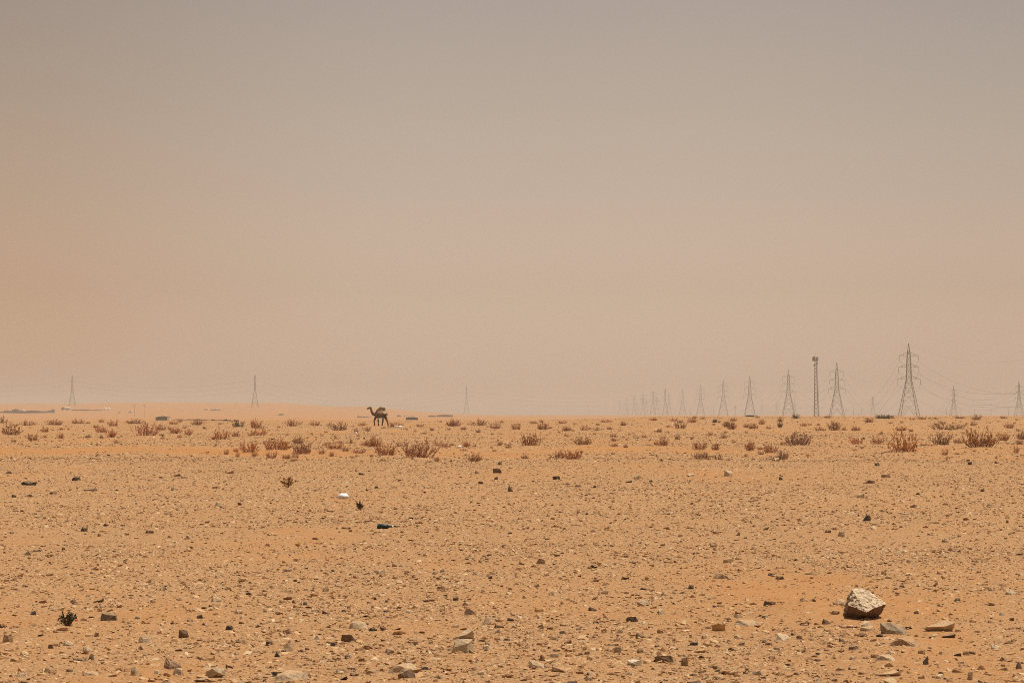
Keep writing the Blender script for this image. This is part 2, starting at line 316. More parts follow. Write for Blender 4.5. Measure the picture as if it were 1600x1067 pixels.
# ------------------------------------------------------------------ ground sheet
def sand_material():
    m = bpy.data.materials.new('sand'); m.use_nodes = True; t = m.node_tree; b = t.nodes['Principled BSDF']; N = t.nodes.new; L = t.links.new
    b.inputs['Roughness'].default_value = 0.95; b.inputs['Specular IOR Level'].default_value = 0.1
    geo = N('ShaderNodeNewGeometry'); P = geo.outputs['Position']
    at_ = N('ShaderNodeAttribute'); at_.attribute_name = 'grav'
    def mixc(f, a, c, bt='MIX'):
        n = N('ShaderNodeMix'); n.data_type = 'RGBA'; n.blend_type = bt
        for s, v in ((0, f), (6, a), (7, c)):
            if isinstance(v, (int, float)): n.inputs[s].default_value = v
            elif isinstance(v, tuple): n.inputs[s].default_value = (*v, 1)
            else: L(v, n.inputs[s])
        return n.outputs[2]
    def noise(sc, det=5, r=0.6):
        n = N('ShaderNodeTexNoise'); n.inputs['Scale'].default_value = sc; n.inputs['Detail'].default_value = det; n.inputs['Roughness'].default_value = r
        L(P, n.inputs['Vector']); return n.outputs[0]
    def mr(v, a, c, lo=0.0, hi=1.0):
        n = N('ShaderNodeMapRange'); n.inputs['From Min'].default_value = a; n.inputs['From Max'].default_value = c
        n.inputs['To Min'].default_value = lo; n.inputs['To Max'].default_value = hi; L(v, n.inputs['Value']); return n.outputs[0]
    c = mixc(mr(at_.outputs['Fac'], 0.05, 0.75), (0.415, 0.190, 0.066), (0.405, 0.210, 0.088))
    c = mixc(mr(noise(0.9, 6), 0.35, 0.7), c, mixc(1.0, c, (1.08, 1.12, 1.18), 'MULTIPLY'))
    c = mixc(mr(noise(3.2, 7, 0.7), 0.48, 0.66, 0.0, 0.6), c, mixc(1.0, c, (1.06, 1.16, 1.34), 'MULTIPLY'))
    c = mixc(mr(noise(7.5, 6, 0.7), 0.52, 0.70, 0.0, 0.5), c, mixc(1.0, c, (0.80, 0.76, 0.72), 'MULTIPLY'))
    c = mixc(mr(noise(0.05, 4), 0.35, 0.7), c, mixc(1.0, c, (0.93, 0.90, 0.86), 'MULTIPLY'))
    v = N('ShaderNodeTexVoronoi'); v.inputs['Scale'].default_value = 55; L(P, v.inputs['Vector'])        # fine grit, under two centimetres
    sp = N('ShaderNodeSeparateColor'); L(v.outputs['Color'], sp.inputs[0])
    gritmask = N('ShaderNodeMath'); gritmask.operation = 'MULTIPLY'
    L(mr(sp.outputs[0], 0.55, 0.62), gritmask.inputs[0]); L(mr(at_.outputs['Fac'], 0.1, 0.8, 0.12, 0.85), gritmask.inputs[1])
    rp = N('ShaderNodeValToRGB'); L(sp.outputs[1], rp.inputs[0]); e = rp.color_ramp.elements
    e[0].position = 0.0; e[0].color = (0.13, 0.08, 0.05, 1); e[1].position = 1.0; e[1].color = (0.50, 0.36, 0.22, 1)
    k = e.new(0.3); k.color = (0.30, 0.18, 0.10, 1); k = e.new(0.6); k.color = (0.42, 0.27, 0.15, 1)
    c = mixc(gritmask.outputs[0], c, rp.outputs[0])
    c = mixc(1.0, c, mixc(mr(noise(140, 3), 0.3, 0.7), (0.88, 0.87, 0.86), (1.10, 1.10, 1.10)), 'MULTIPLY')
    L(c, b.inputs['Base Color'])
    hgt = N('ShaderNodeMath'); hgt.operation = 'ADD'; L(noise(14, 8, 0.68), hgt.inputs[0])
    hv = N('ShaderNodeMath'); hv.operation = 'MULTIPLY'; L(v.outputs['Distance'], hv.inputs[0]); hv.inputs[1].default_value = -0.35; L(hv.outputs[0], hgt.inputs[1])
    bp = N('ShaderNodeBump'); bp.inputs['Strength'].default_value = 0.75; bp.inputs['Distance'].default_value = 0.03
    L(hgt.outputs[0], bp.inputs['Height']); L(bp.outputs[0], b.inputs['Normal'])
    return m
SAND = sand_material()
def build_ground():
    r = np.concatenate([[0.0], np.exp(np.linspace(math.log(1.5), math.log(11), 30)), np.exp(np.linspace(math.log(11.2), math.log(480), 430)),
                        np.exp(np.linspace(math.log(490), math.log(12600), 130))])
    fine = np.linspace(-16, 16, 300); th = np.radians(np.concatenate([np.linspace(-180, -17, 60), fine, np.linspace(17, 180, 60)[:-1]]))
    nr, nt = len(r), len(th)
    Rr, T = np.meshgrid(r, th, indexing='ij'); X = Rr*np.sin(T); Y = Rr*np.cos(T); Z = H(X, Y)
    V = np.stack([X, Y, Z], -1).reshape(-1, 3)
    i, j = np.meshgrid(np.arange(nr-1), np.arange(nt), indexing='ij'); j2 = (j+1) % nt
    Q = np.stack([i*nt+j, (i+1)*nt+j, (i+1)*nt+j2, i*nt+j2], -1).reshape(-1, 4)[:, ::-1]
    me = bpy.data.meshes.new('ground')
    me.vertices.add(len(V)); me.vertices.foreach_set('co', V.ravel()); me.loops.add(Q.size); me.loops.foreach_set('vertex_index', Q.ravel().astype(np.int32))
    me.polygons.add(len(Q)); me.polygons.foreach_set('loop_start', np.arange(0, Q.size, 4, dtype=np.int32)); me.polygons.foreach_set('loop_total', np.full(len(Q), 4, dtype=np.int32))
    me.update(calc_edges=True); me.polygons.foreach_set('use_smooth', np.ones(len(Q), dtype=bool))
    g = gravel_density(V[:, 0], V[:, 1])*(1 - 0.75*sstep(420, 800, V[:, 1]))
    a = me.attributes.new('grav', 'FLOAT', 'POINT'); a.data.foreach_set('value', g.astype(np.float32))
    me.materials.append(SAND); me.validate(); me.update()
    tag(link('desert_ground', me), 'orange sandy desert plain strewn with gravel', kind='structure')
build_ground()

# ------------------------------------------------------------------ stones
def stone_material(name, attr):
    m = bpy.data.materials.new(name); m.use_nodes = True; t = m.node_tree; b = t.nodes['Principled BSDF']; N = t.nodes.new; L = t.links.new
    b.inputs['Roughness'].default_value = 0.9; b.inputs['Specular IOR Level'].default_value = 0.2
    if attr: s = N('ShaderNodeAttribute'); s.attribute_name = 'col'; c0 = s.outputs['Color']
    else: s = N('ShaderNodeObjectInfo'); c0 = s.outputs['Color']
    geo = N('ShaderNodeNewGeometry')
    n = N('ShaderNodeTexNoise'); n.inputs['Scale'].default_value = 45; n.inputs['Detail'].default_value = 6; n.inputs['Roughness'].default_value = 0.65; L(geo.outputs['Position'], n.inputs['Vector'])
    mr = N('ShaderNodeMapRange'); mr.inputs['From Min'].default_value = 0.3; mr.inputs['From Max'].default_value = 0.72; mr.inputs['To Min'].default_value = 0.66; mr.inputs['To Max'].default_value = 1.28; L(n.outputs[0], mr.inputs['Value'])
    mi = N('ShaderNodeMix'); mi.data_type = 'RGBA'; mi.blend_type = 'MULTIPLY'; mi.inputs[0].default_value = 1; L(c0, mi.inputs[6]); L(mr.outputs[0], mi.inputs[7])
    # sand dust on the upward faces, strengthened to paint in sunlit tops
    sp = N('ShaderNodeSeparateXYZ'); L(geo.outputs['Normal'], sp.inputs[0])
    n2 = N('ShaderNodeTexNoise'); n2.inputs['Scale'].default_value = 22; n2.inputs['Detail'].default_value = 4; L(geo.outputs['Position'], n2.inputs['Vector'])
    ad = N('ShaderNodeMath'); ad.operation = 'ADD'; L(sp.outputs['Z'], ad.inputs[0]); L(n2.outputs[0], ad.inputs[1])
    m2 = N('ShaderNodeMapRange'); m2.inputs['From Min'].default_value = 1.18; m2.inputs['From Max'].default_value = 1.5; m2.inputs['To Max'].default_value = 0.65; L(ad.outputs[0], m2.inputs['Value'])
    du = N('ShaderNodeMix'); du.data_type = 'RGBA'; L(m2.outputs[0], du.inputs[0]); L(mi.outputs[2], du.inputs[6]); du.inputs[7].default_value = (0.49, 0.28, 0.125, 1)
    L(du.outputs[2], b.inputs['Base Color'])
    bp = N('ShaderNodeBump'); bp.inputs['Strength'].default_value = 0.7; bp.inputs['Distance'].default_value = 0.012; L(n.outputs[0], bp.inputs['Height']); L(bp.outputs[0], b.inputs['Normal'])
    return m
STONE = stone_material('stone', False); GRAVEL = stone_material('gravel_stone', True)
def hull(seed, n, flat=0.6, sub=0, jit=0.05, pts=None):
    """angular stone about 1 wide, standing on z = 0; returns bmesh"""
    rd = random.Random(seed); bm = bmesh.new()
    if pts is None:
        pts = []
        for _ in range(n):
            v = Vector((rd.gauss(0, 1), rd.gauss(0, 1), rd.gauss(0, 1))).normalized()
            m = max(abs(v.x), abs(v.y), abs(v.z))
            v = v * (0.55 + 0.45/m * rd.uniform(0.55, 0.9))
            pts.append((v.x*0.5, v.y*0.5, max(v.z, -0.22)*0.5*flat))
    for p in pts: bm.verts.new(p)
    r = bmesh.ops.convex_hull(bm, input=bm.verts)
    bmesh.ops.delete(bm, geom=[g for g in set(r['geom_interior']+r['geom_unused']) if isinstance(g, bmesh.types.BMVert)], context='VERTS')
    bmesh.ops.triangulate(bm, faces=bm.faces)
    for k in range(sub):
        bmesh.ops.subdivide_edges(bm, edges=bm.edges[:], cuts=1, use_grid_fill=True)
        bmesh.ops.triangulate(bm, faces=bm.faces)
        bm.normal_update()
        for v in bm.verts: v.co += v.normal*rd.uniform(-jit, jit)/(k+1)
    bmesh.ops.recalc_face_normals(bm, faces=bm.faces)
    return bm
def slab_pts(seed, n, thick=0.34, ridge=0.5, sh=(0.66, 0.98)):
    """irregular low stone: uneven outline, a top that falls from a ridge at the back to a thinner front edge, steep broken sides"""
    rd = random.Random(seed); P = []; ty = ridge*rd.uniform(0.25, 1.0)*thick; tx = rd.uniform(-.5, .5)*thick
    for k in range(n):
        a = 2*math.pi*(k+rd.uniform(-.38, .38))/n; r = 0.5*rd.uniform(0.62, 1.05)
        x, y = math.cos(a)*r, math.sin(a)*r*0.9; sk = rd.uniform(*sh)
        P.append((x*sk, y*sk, thick*(0.42+rd.uniform(-.2, .2))+x*tx+y*ty))
        r2 = rd.uniform(0.94, 1.24); P.append((x*r2, y*r2, thick*rd.uniform(-.55, -.35)))
        if sh[0] > 0.5 and rd.random() < 0.6: P.append((x*1.02, y*1.02, thick*rd.uniform(-.1, .25)))
    P.append((rd.uniform(-.2, .2), rd.uniform(0.0, .2), thick*(0.50+rd.uniform(0, .14))))
    return P
def norm_mesh(bm, name):
    """scaled so that the bounding box is 1 x 1 x 1, z from 0"""
    lo = Vector([min(v.co[i] for v in bm.verts) for i in range(3)]); hi = Vector([max(v.co[i] for v in bm.verts) for i in range(3)])
    for v in bm.verts: v.co = Vector([(v.co[i]-(lo[i] if i == 2 else (lo[i]+hi[i])/2))/(hi[i]-lo[i]) for i in range(3)])
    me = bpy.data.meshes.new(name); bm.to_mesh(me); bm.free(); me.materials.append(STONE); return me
TONES = {'p': [(0.50, 0.37, 0.235), (0.46, 0.33, 0.21), (0.55, 0.43, 0.29)], 't': [(0.39, 0.25, 0.14), (0.35, 0.235, 0.14), (0.42, 0.27, 0.15)],
         'b': [(0.23, 0.135, 0.08), (0.27, 0.165, 0.105), (0.20, 0.125, 0.08)], 'd': [(0.095, 0.07, 0.052), (0.14, 0.098, 0.068), (0.19, 0.125, 0.08)],  # dark tone kept low, putting shade into the stone fronts
         'c': [(0.78, 0.70, 0.55)], 'g': [(0.33, 0.245, 0.165)]}
TONE_WORD = {'p': 'pale', 't': 'tan', 'b': 'brown', 'd': 'dark', 'c': 'cream', 'g': 'grey'}
PROTO = [norm_mesh(hull(100+i, 13+i % 7, 0.62, 2, 0.018) if i % 3 == 0 else hull(100+i, 0, 0.6, 2, 0.016, slab_pts(100+i, 5+i % 4, 0.4, 0.5, (0.5, 0.85) if i % 2 else (0.66, 0.98))), 'stone') for i in range(18)]
PROTO_TALL = [norm_mesh(hull(300+i, 18+i % 5, 1.0, 2, 0.018), 'stone') for i in range(6)]
rs = random.Random(5)

# landmarks that other stones are described by: (phrase, x, row)
LAND = [('the big pale boulder', 1352, 965), ('the leafy dark plant', 104, 982), ('the cream white stone', 991, 1041), ('the white scrap', 536, 777),
        ('the lying black bottle', 600, 826), ('the green-leaved sprig', 450, 760), ('the rounded brown rock', 271, 1047), ('the pale angular block', 722, 1021),
        ('the egg-shaped dark stone', 1353, 814), ('the pale upright stone', 1139, 744), ('the reddish brown slab', 1412, 1017), ('the round dark stone', 637, 1061),
        ('the pale oblong block', 560, 984), ('the dark pale-capped lump', 120, 751), ('the lone blunt stone', 131, 830), ('the drift-top stone', 1268, 948)]
ORD = 'first second third fourth fifth sixth seventh eighth ninth tenth eleventh twelfth thirteenth fourteenth fifteenth sixteenth seventeenth eighteenth nineteenth twentieth'.split()
ORD += ['twenty-' + o for o in ORD[:9]] + ['thirtieth'] + ['thirty-' + o for o in ORD[:9]]
def relate(items, land, vex=2.2):
    """items: (key, x, row); gives each the phrase 'third one behind the big pale boulder', counted by closeness"""
    cells = {}
    for key, x, y in items:
        best = min(land, key=lambda l: math.hypot(x-l[1], (y-l[2])*vex))
        dx, dy = x-best[1], (y-best[2])*vex
        side = ('to the right of' if dx > 0 else 'to the left of') if abs(dx) > abs(dy) else ('in front of' if dy > 0 else 'behind')
        cells.setdefault((best[0], side), []).append((math.hypot(dx, dy), key))
    out = {}
    for (lm, side), v in cells.items():
        for k, (_, key) in enumerate(sorted(v)): out[key] = f'{ORD[min(k, len(ORD)-1)]} one {side} {lm}'
    return out

# further countable stones between the ones listed, placed on the land near the camera
def fill_stones(n):
    out = []; rd = random.Random(77)
    taken = [(s[0], s[1]) for s in STONES] + [(1352, 962), (104, 975)]
    while len(out) < n:
        x = rd.uniform(4, 1596); y = 1066 - 175*rd.random()**1.5
        gx, gy = ground(x, y)
        if gravel_density(gx, gy) < 0.35 + 0.3*rd.random(): continue
        w = rd.uniform(9, 17)*(0.65+0.35*(y-880)/187)
        if any(abs(x-a) < 15 and abs(y-b) < 8 for a, b in taken): continue
        taken.append((x, y)); out.append((round(x), round(y), w, w*rd.uniform(0.25, 0.5), rd.choice('ppttttbbd'), None))
    return out
STONES_ALL = STONES + fill_stones(298-len(STONES))
REL = relate([(i, s[0], s[1]) for i, s in enumerate(STONES_ALL) if not s[5]], LAND)
def place_stone(i, s):
    px, py, w, h, tone, lab = s
    gx, gy = ground(px, py); m = gy/F
    wm = w*m; slope = CAMH/gy; hm = max(h*m - 0.35*wm*slope, 0.2*wm)*(0.85 if py < 860 else 1.0)
    tall = h > 0.75*w
    me = (PROTO_TALL if tall else PROTO)[rs.randrange(6 if tall else 18)]
    dep = wm*rs.uniform(0.55, 0.85)
    o = link('stone', me); a = rs.uniform(-0.9, 0.9)
    o.scale = (wm*1.04, dep, hm*1.5); o.rotation_euler = (rs.uniform(-0.12, 0.10), rs.uniform(-0.13, 0.13), a)
    y = gy + dep*0.45; o.location = (gx*(y/gy), y, float(H(gx, y)) - hm*0.42)
    c = rs.choice(TONES[tone]); f = rs.uniform(0.88, 1.12); o.color = (c[0]*f, c[1]*f, c[2]*f, 1)
    ratio = h/w; shape = 'flat' if ratio < 0.36 else ('low' if ratio < 0.5 else ('chunky' if ratio < 0.75 else 'upright'))
    size = 'small' if w < 13 else ('middling' if w < 22 else 'large')
    tag(o, lab or f'{size} {TONE_WORD[tone]} {shape} stone, {REL[i]}', 'stone', 'loose stones on the gravel plain')
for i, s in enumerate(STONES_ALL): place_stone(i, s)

# the big boulder, shaped after its facets (zoomed pixels: 804 to the metre)
def lit_top_rock():
    """mottled rock, upward faces coloured pale as sunlit, the others brown as shaded"""
    m = stone_material('lit_top_rock', False); t = m.node_tree; b = t.nodes['Principled BSDF']; N = t.nodes.new; L = t.links.new
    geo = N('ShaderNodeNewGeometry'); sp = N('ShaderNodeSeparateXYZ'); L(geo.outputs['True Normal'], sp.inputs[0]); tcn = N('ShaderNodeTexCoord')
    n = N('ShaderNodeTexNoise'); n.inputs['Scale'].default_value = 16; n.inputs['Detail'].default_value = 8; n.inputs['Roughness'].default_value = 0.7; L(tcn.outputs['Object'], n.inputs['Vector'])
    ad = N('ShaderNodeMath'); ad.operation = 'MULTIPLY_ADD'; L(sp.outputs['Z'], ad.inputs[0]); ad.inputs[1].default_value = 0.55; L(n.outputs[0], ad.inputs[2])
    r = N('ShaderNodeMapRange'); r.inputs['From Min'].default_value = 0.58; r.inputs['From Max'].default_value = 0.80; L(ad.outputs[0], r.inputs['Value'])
    mi = N('ShaderNodeMix'); mi.data_type = 'RGBA'; L(r.outputs[0], mi.inputs[0]); mi.inputs[6].default_value = (0.20, 0.125, 0.08, 1); mi.inputs[7].default_value = (0.62, 0.475, 0.32, 1)  # pale over brown by face normal: sun and shade put into the colour
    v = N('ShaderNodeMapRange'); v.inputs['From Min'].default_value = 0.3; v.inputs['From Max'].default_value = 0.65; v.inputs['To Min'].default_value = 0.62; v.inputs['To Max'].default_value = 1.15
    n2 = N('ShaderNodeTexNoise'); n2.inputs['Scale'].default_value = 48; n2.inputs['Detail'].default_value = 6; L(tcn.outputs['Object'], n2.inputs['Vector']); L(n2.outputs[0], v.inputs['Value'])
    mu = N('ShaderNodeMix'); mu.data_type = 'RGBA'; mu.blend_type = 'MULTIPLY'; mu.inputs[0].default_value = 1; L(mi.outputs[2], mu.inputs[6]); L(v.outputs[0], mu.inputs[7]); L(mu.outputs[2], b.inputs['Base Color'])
    return m
def build_boulder():
    gx, gy = ground(1352, 968); k = 1/804.0*gy/18.8
    def p(zx, zy, dy): return ((zx-605)*k, dy, (352-zy)*k)
    pts = [p(542,152,0.05), p(585,147,0.09), p(632,160,0.05), p(560,160,0.20), p(675,190,0.17), p(735,245,0.03), p(728,262,0.13), p(686,350,0.11), p(690,350,0.16),
           p(513,248,-0.04), p(522,235,0.16), p(503,340,0.12), p(500,352,0.19), p(600,284,-0.16), p(655,258,-0.11), p(622,360,0.07), p(540,364,0.08), p(640,210,-0.01), p(530,195,0.0)]
    from mathutils import noise as mn
    bm = hull(3, 0, pts=pts)
    for n in range(4):
        bmesh.ops.subdivide_edges(bm, edges=[e for e in bm.edges if e.calc_length() > 0.014], cuts=1); bmesh.ops.triangulate(bm, faces=bm.faces)
    bm.normal_update()
    for v in bm.verts:
        q = v.co*11; d = 0.004*mn.noise(q) - 0.010*max(0, abs(mn.noise(q*1.9+Vector((5, 0, 0))))-0.18) + 0.009*mn.noise(q*3.6) + 0.006*mn.noise(q*8)
        v.co += v.normal*d
    me = bpy.data.meshes.new('boulder'); bm.to_mesh(me); bm.free(); me.materials.append(lit_top_rock())
    o = link('boulder', me); y = gy + 0.06; o.location = (gx, y, float(H(gx, y)) - 0.022); o.scale = (1.1, 1.05, 0.98); o.color = (0.55, 0.43, 0.30, 1)
    tag(o, 'big pale angular boulder with a dark shaded underside, largest rock on the plain', 'boulder')
build_boulder()

def build_gravel():
    """all the smaller stones nobody could count, as one mesh"""
    protos = []
    for i in range(10): protos.append(hull(500+i, 7, 0.55) if i % 3 == 0 else hull(500+i, 0, pts=slab_pts(500+i, 3, 0.4, 0.5, (0.30, 0.62) if i % 3 == 1 else (0.55, 0.95))))
    for i in range(12): protos.append(hull(600+i, 11, 0.6) if i % 4 == 0 else hull(600+i, 0, pts=slab_pts(600+i, 4, 0.34, 0.5, (0.35, 0.7) if i % 4 > 1 else (0.66, 0.98))))
    PV = []; PF = []
    for bm in protos:
        bm.verts.index_update(); V = np.array([v.co[:] for v in bm.verts]); V /= (V.max(0)-V.min(0)); V[:, 2] -= V[:, 2].min()
        PV.append(V); PF.append(np.array([[v.index for v in f.verts] for f in bm.faces])); bm.free()
    def scatter(n, y0, y1, p, smin, smax, falloff, flat=(0.22, 0.55)):
        """n tries; y spread with density ~ y^p over the view wedge; power law sizes"""
        u = rng.random(n); y = (y0**(p+1) + u*(y1**(p+1)-y0**(p+1)))**(1/(p+1)); x = rng.uniform(-0.24, 0.24, n)*y + rng.uniform(-1.2, 1.2, n)
        keep = rng.random(n) < gravel_density(x, y)**1.4; x = x[keep]; y = y[keep]; q = rng.random(len(x))
        s = smin*(1-q*(1-(smin/smax)**falloff))**(-1/falloff)
        return x, y, s, rng.uniform(*flat, len(x))
    sets = [(scatter(66000, 12.0, 42, 0.0, 0.007, 0.026, 1.8), 0), (scatter(66000, 12.0, 85, 0.15, 0.022, 0.095, 1.75, (0.14, 0.38)), 1), (scatter(52000, 34, 112, 0.1, 0.028, 0.10, 1.8, (0.14, 0.34)), 0),
            (scatter(4200, 12.5, 100, 0.3, 0.045, 0.13, 2.8, (0.18, 0.42)), 1), (scatter(40000, 80, 190, 0.3, 0.05, 0.18, 2.1, (0.16, 0.42)), 0), (scatter(56000, 115, 430, 0.5, 0.055, 0.24, 2.3), 0), (scatter(46000, 12.0, 30, 0.0, 0.015, 0.07, 1.6, (0.14, 0.33)), 0)]
    AV = []; AF = []; AC = []; off = 0
    pal = np.array([(0.58,0.40,0.225),(0.64,0.48,0.30),(0.49,0.30,0.15),(0.44,0.25,0.118),(0.47,0.275,0.155),(0.34,0.18,0.088),(0.23,0.13,0.072),(0.15,0.09,0.058),(0.085,0.06,0.045)])
    pr = np.array([.17,.12,.20,.16,.13,.10,.06,.04,.02])
    for (x, y, s, fl), big in sets:
        z = H(x, y); pid = rng.integers(10, 22, len(x)) if big else rng.integers(0, 10, len(x))
        for k in np.unique(pid):
            m = pid == k; n = int(m.sum()); V = PV[k]; Fc = PF[k]
            a = rng.uniform(0, 2*np.pi, n); ca, sa = np.cos(a), np.sin(a); el = rng.uniform(0.55, 0.95, n); ss = s[m]; hh = ss*fl[m]*1.4
            lx = V[None, :, 0]*ss[:, None]; ly = V[None, :, 1]*(ss*el)[:, None]; lz = V[None, :, 2]*hh[:, None]
            lz = lz + lx*rng.uniform(-0.32, 0.32, n)[:, None] + ly*rng.uniform(-0.32, 0.32, n)[:, None]
            W = np.stack([lx*ca[:, None]-ly*sa[:, None]+x[m][:, None], lx*sa[:, None]+ly*ca[:, None]+y[m][:, None], lz+(z[m]-hh*0.36)[:, None]], -1)
            AV.append(W.reshape(-1, 3)); AF.append((Fc[None]+(np.arange(n)*len(V))[:, None, None]+off).reshape(-1, 3)); off += n*len(V)
            c = pal[rng.choice(len(pal), n, p=pr)]*rng.uniform(0.85, 1.15, (n, 1)); AC.append(np.repeat(c, len(V), 0))
    V = np.concatenate(AV); Fc = np.concatenate(AF); C = np.concatenate(AC)
    me = bpy.data.meshes.new('gravel'); me.vertices.add(len(V)); me.vertices.foreach_set('co', V.ravel())
    me.loops.add(Fc.size); me.loops.foreach_set('vertex_index', Fc.ravel().astype(np.int32)); me.polygons.add(len(Fc))
    me.polygons.foreach_set('loop_start', np.arange(0, Fc.size, 3, dtype=np.int32)); me.polygons.foreach_set('loop_total', np.full(len(Fc), 3, dtype=np.int32))
    me.update(calc_edges=True); me.polygons.foreach_set('use_smooth', np.zeros(len(Fc), dtype=bool))
    a = me.color_attributes.new('col', 'FLOAT_COLOR', 'POINT'); a.data.foreach_set('color', np.concatenate([C, np.ones((len(C), 1))], 1).astype(np.float32).ravel())
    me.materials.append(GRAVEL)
    tag(link('gravel', me), 'small flat stones and gravel strewn over the sand', 'gravel', kind='stuff')
build_gravel()

# ------------------------------------------------------------------ shrubs
def leaf_material(name, color, var=0.35):
    m = material(name, color, 0.9, var, 9.0, 0.1); t = m.node_tree; b = t.nodes['Principled BSDF']
    oi = t.nodes.new('ShaderNodeObjectInfo'); hs = t.nodes.new('ShaderNodeHueSaturation'); src = b.inputs['Base Color'].links[0].from_socket
    for out, lo, hi in (('Value', 0.72, 1.3), ('Saturation', 0.75, 1.15), ('Hue', 0.488, 0.518)):
        r = t.nodes.new('ShaderNodeMapRange'); r.inputs['To Min'].default_value = lo; r.inputs['To Max'].default_value = hi
        if out == 'Saturation': fr = t.nodes.new('ShaderNodeMath'); fr.operation = 'PINGPONG'; fr.inputs[1].default_value = 0.17; t.links.new(oi.outputs['Random'], fr.inputs[0]); r.inputs['From Max'].default_value = 0.17; t.links.new(fr.outputs[0], r.inputs['Value'])
        elif out == 'Hue': fr = t.nodes.new('ShaderNodeMath'); fr.operation = 'PINGPONG'; fr.inputs[1].default_value = 0.09; t.links.new(oi.outputs['Random'], fr.inputs[0]); r.inputs['From Max'].default_value = 0.09; t.links.new(fr.outputs[0], r.inputs['Value'])
        else: t.links.new(oi.outputs['Random'], r.inputs['Value'])
        t.links.new(r.outputs[0], hs.inputs[out])
    t.links.new(src, hs.inputs['Color']); t.links.new(hs.outputs[0], b.inputs['Base Color'])
    return m
TWIG = {'r': material('dry_red_twig', (0.36, 0.165, 0.09), 0.9, 0.4, 8), 'd': material('dark_twig', (0.25, 0.13, 0.078), 0.9, 0.4, 8), 'g': material('grey_twig', (0.10, 0.07, 0.045), 0.9, 0.4, 8)}
LEAF = {'r': leaf_material('dry_red_foliage', (0.58, 0.285, 0.14)), 'd': leaf_material('dark_red_foliage', (0.47, 0.24, 0.13)), 'g': leaf_material('grey_green_foliage', (0.13, 0.105, 0.06))}
TWIG['b'] = TWIG['d']; LEAF['b'] = LEAF['d']
def shrub_meshes(seed, kind):
    """about one unit wide and one high: many thin upward stems with side twigs, small narrow leaves along them"""
    rd = random.Random(seed); st = MB(); lf = MB(); ball = kind == 'b'
    n = 60 if ball else rd.randint(36, 78); sig = rd.uniform(0.4, 0.95); off = Vector((rd.uniform(-.12, .12), rd.uniform(-.12, .12), 0)); tall = rd.uniform(0.6, 1.0)
    def blade(p, t, l, w):
        a = t.cross(Vector((rd.uniform(-1,1), rd.uniform(-1,1), rd.uniform(-1,1)))).normalized()
        q = p + t*l; mid = p + t*l*0.5
        lf.add([p - a*w*0.4, mid - a*w, q, mid + a*w], [(0, 1, 2, 3)])
    for i in range(n):
        az = rd.uniform(0, 2*math.pi); lean = abs(rd.gauss(0, sig)) if not ball else rd.uniform(0, 1.5); br_ = 0.36*math.sqrt(rd.random()) if not ball else rd.uniform(0, .17)
        lean = min(lean, 1.25); L = (0.3+0.68*rd.random()**tall)*(1.0-0.25*lean)*(1.12-1.1*br_) if not ball else rd.uniform(0.7, 0.85)*(0.9 if lean > 1 else 1)
        lean += br_*0.7; b = Vector((math.cos(az)*br_, math.sin(az)*br_, -0.03)) + off*(1 if rd.random() < 0.7 else -1.5)
        d = Vector((math.cos(az)*math.sin(lean), math.sin(az)*math.sin(lean), math.cos(lean)*1.05))
        pts = [b]; t = d.copy()
        for k in range(4):
            t = (t + Vector((rd.uniform(-.22,.22), rd.uniform(-.22,.22), 0.16))).normalized(); pts.append(pts[-1]+t*L/4)
        st.tube(pts, [0.010, 0.009, 0.007, 0.005, 0.003], 3, False)
        for k in range(rd.randint(3, 6)):
            s = rd.uniform(0.25, 1.0)*4; j = min(int(s), 3); p = pts[j].lerp(pts[j+1], s-j)
            dirv = (pts[j+1]-pts[j]).normalized(); side = Vector((rd.uniform(-1,1), rd.uniform(-1,1), rd.uniform(0.1,1.0))).normalized()
            t2 = (dirv*0.7+side*0.8).normalized(); l2 = L*rd.uniform(0.12, 0.28); q = p+t2*l2
            st.tube([p, q], [0.009, 0.004], 3, False)
            for m in range(rd.randint(6, 11)):
                pp = p.lerp(q, rd.uniform(0.15, 1.0)); tt = (t2+Vector((rd.uniform(-.8,.8), rd.uniform(-.8,.8), rd.uniform(-.1,.9)))).normalized()
                blade(pp, tt, rd.uniform(0.03, 0.065), rd.uniform(0.007, 0.014))
    # dead tangle close to the ground
    for i in range(34):
        az = rd.uniform(0, 2*math.pi); r = rd.uniform(0.05, 0.42); p = Vector((math.cos(az)*r, math.sin(az)*r, rd.uniform(0, 0.16)))
        t = Vector((rd.uniform(-1,1), rd.uniform(-1,1), rd.uniform(0, 0.7))).normalized(); st.tube([p, p+t*rd.uniform(0.08, 0.22)], [0.008, 0.004], 3, False)
    return st.mesh('branches', TWIG[kind]), lf.mesh('foliage', LEAF[kind])
SHRUB_PROTO = {k: [shrub_meshes(900+ord(k)*10+i, k) for i in range(n)] for k, n in (('r', 10), ('d', 8), ('g', 3), ('b', 2))}
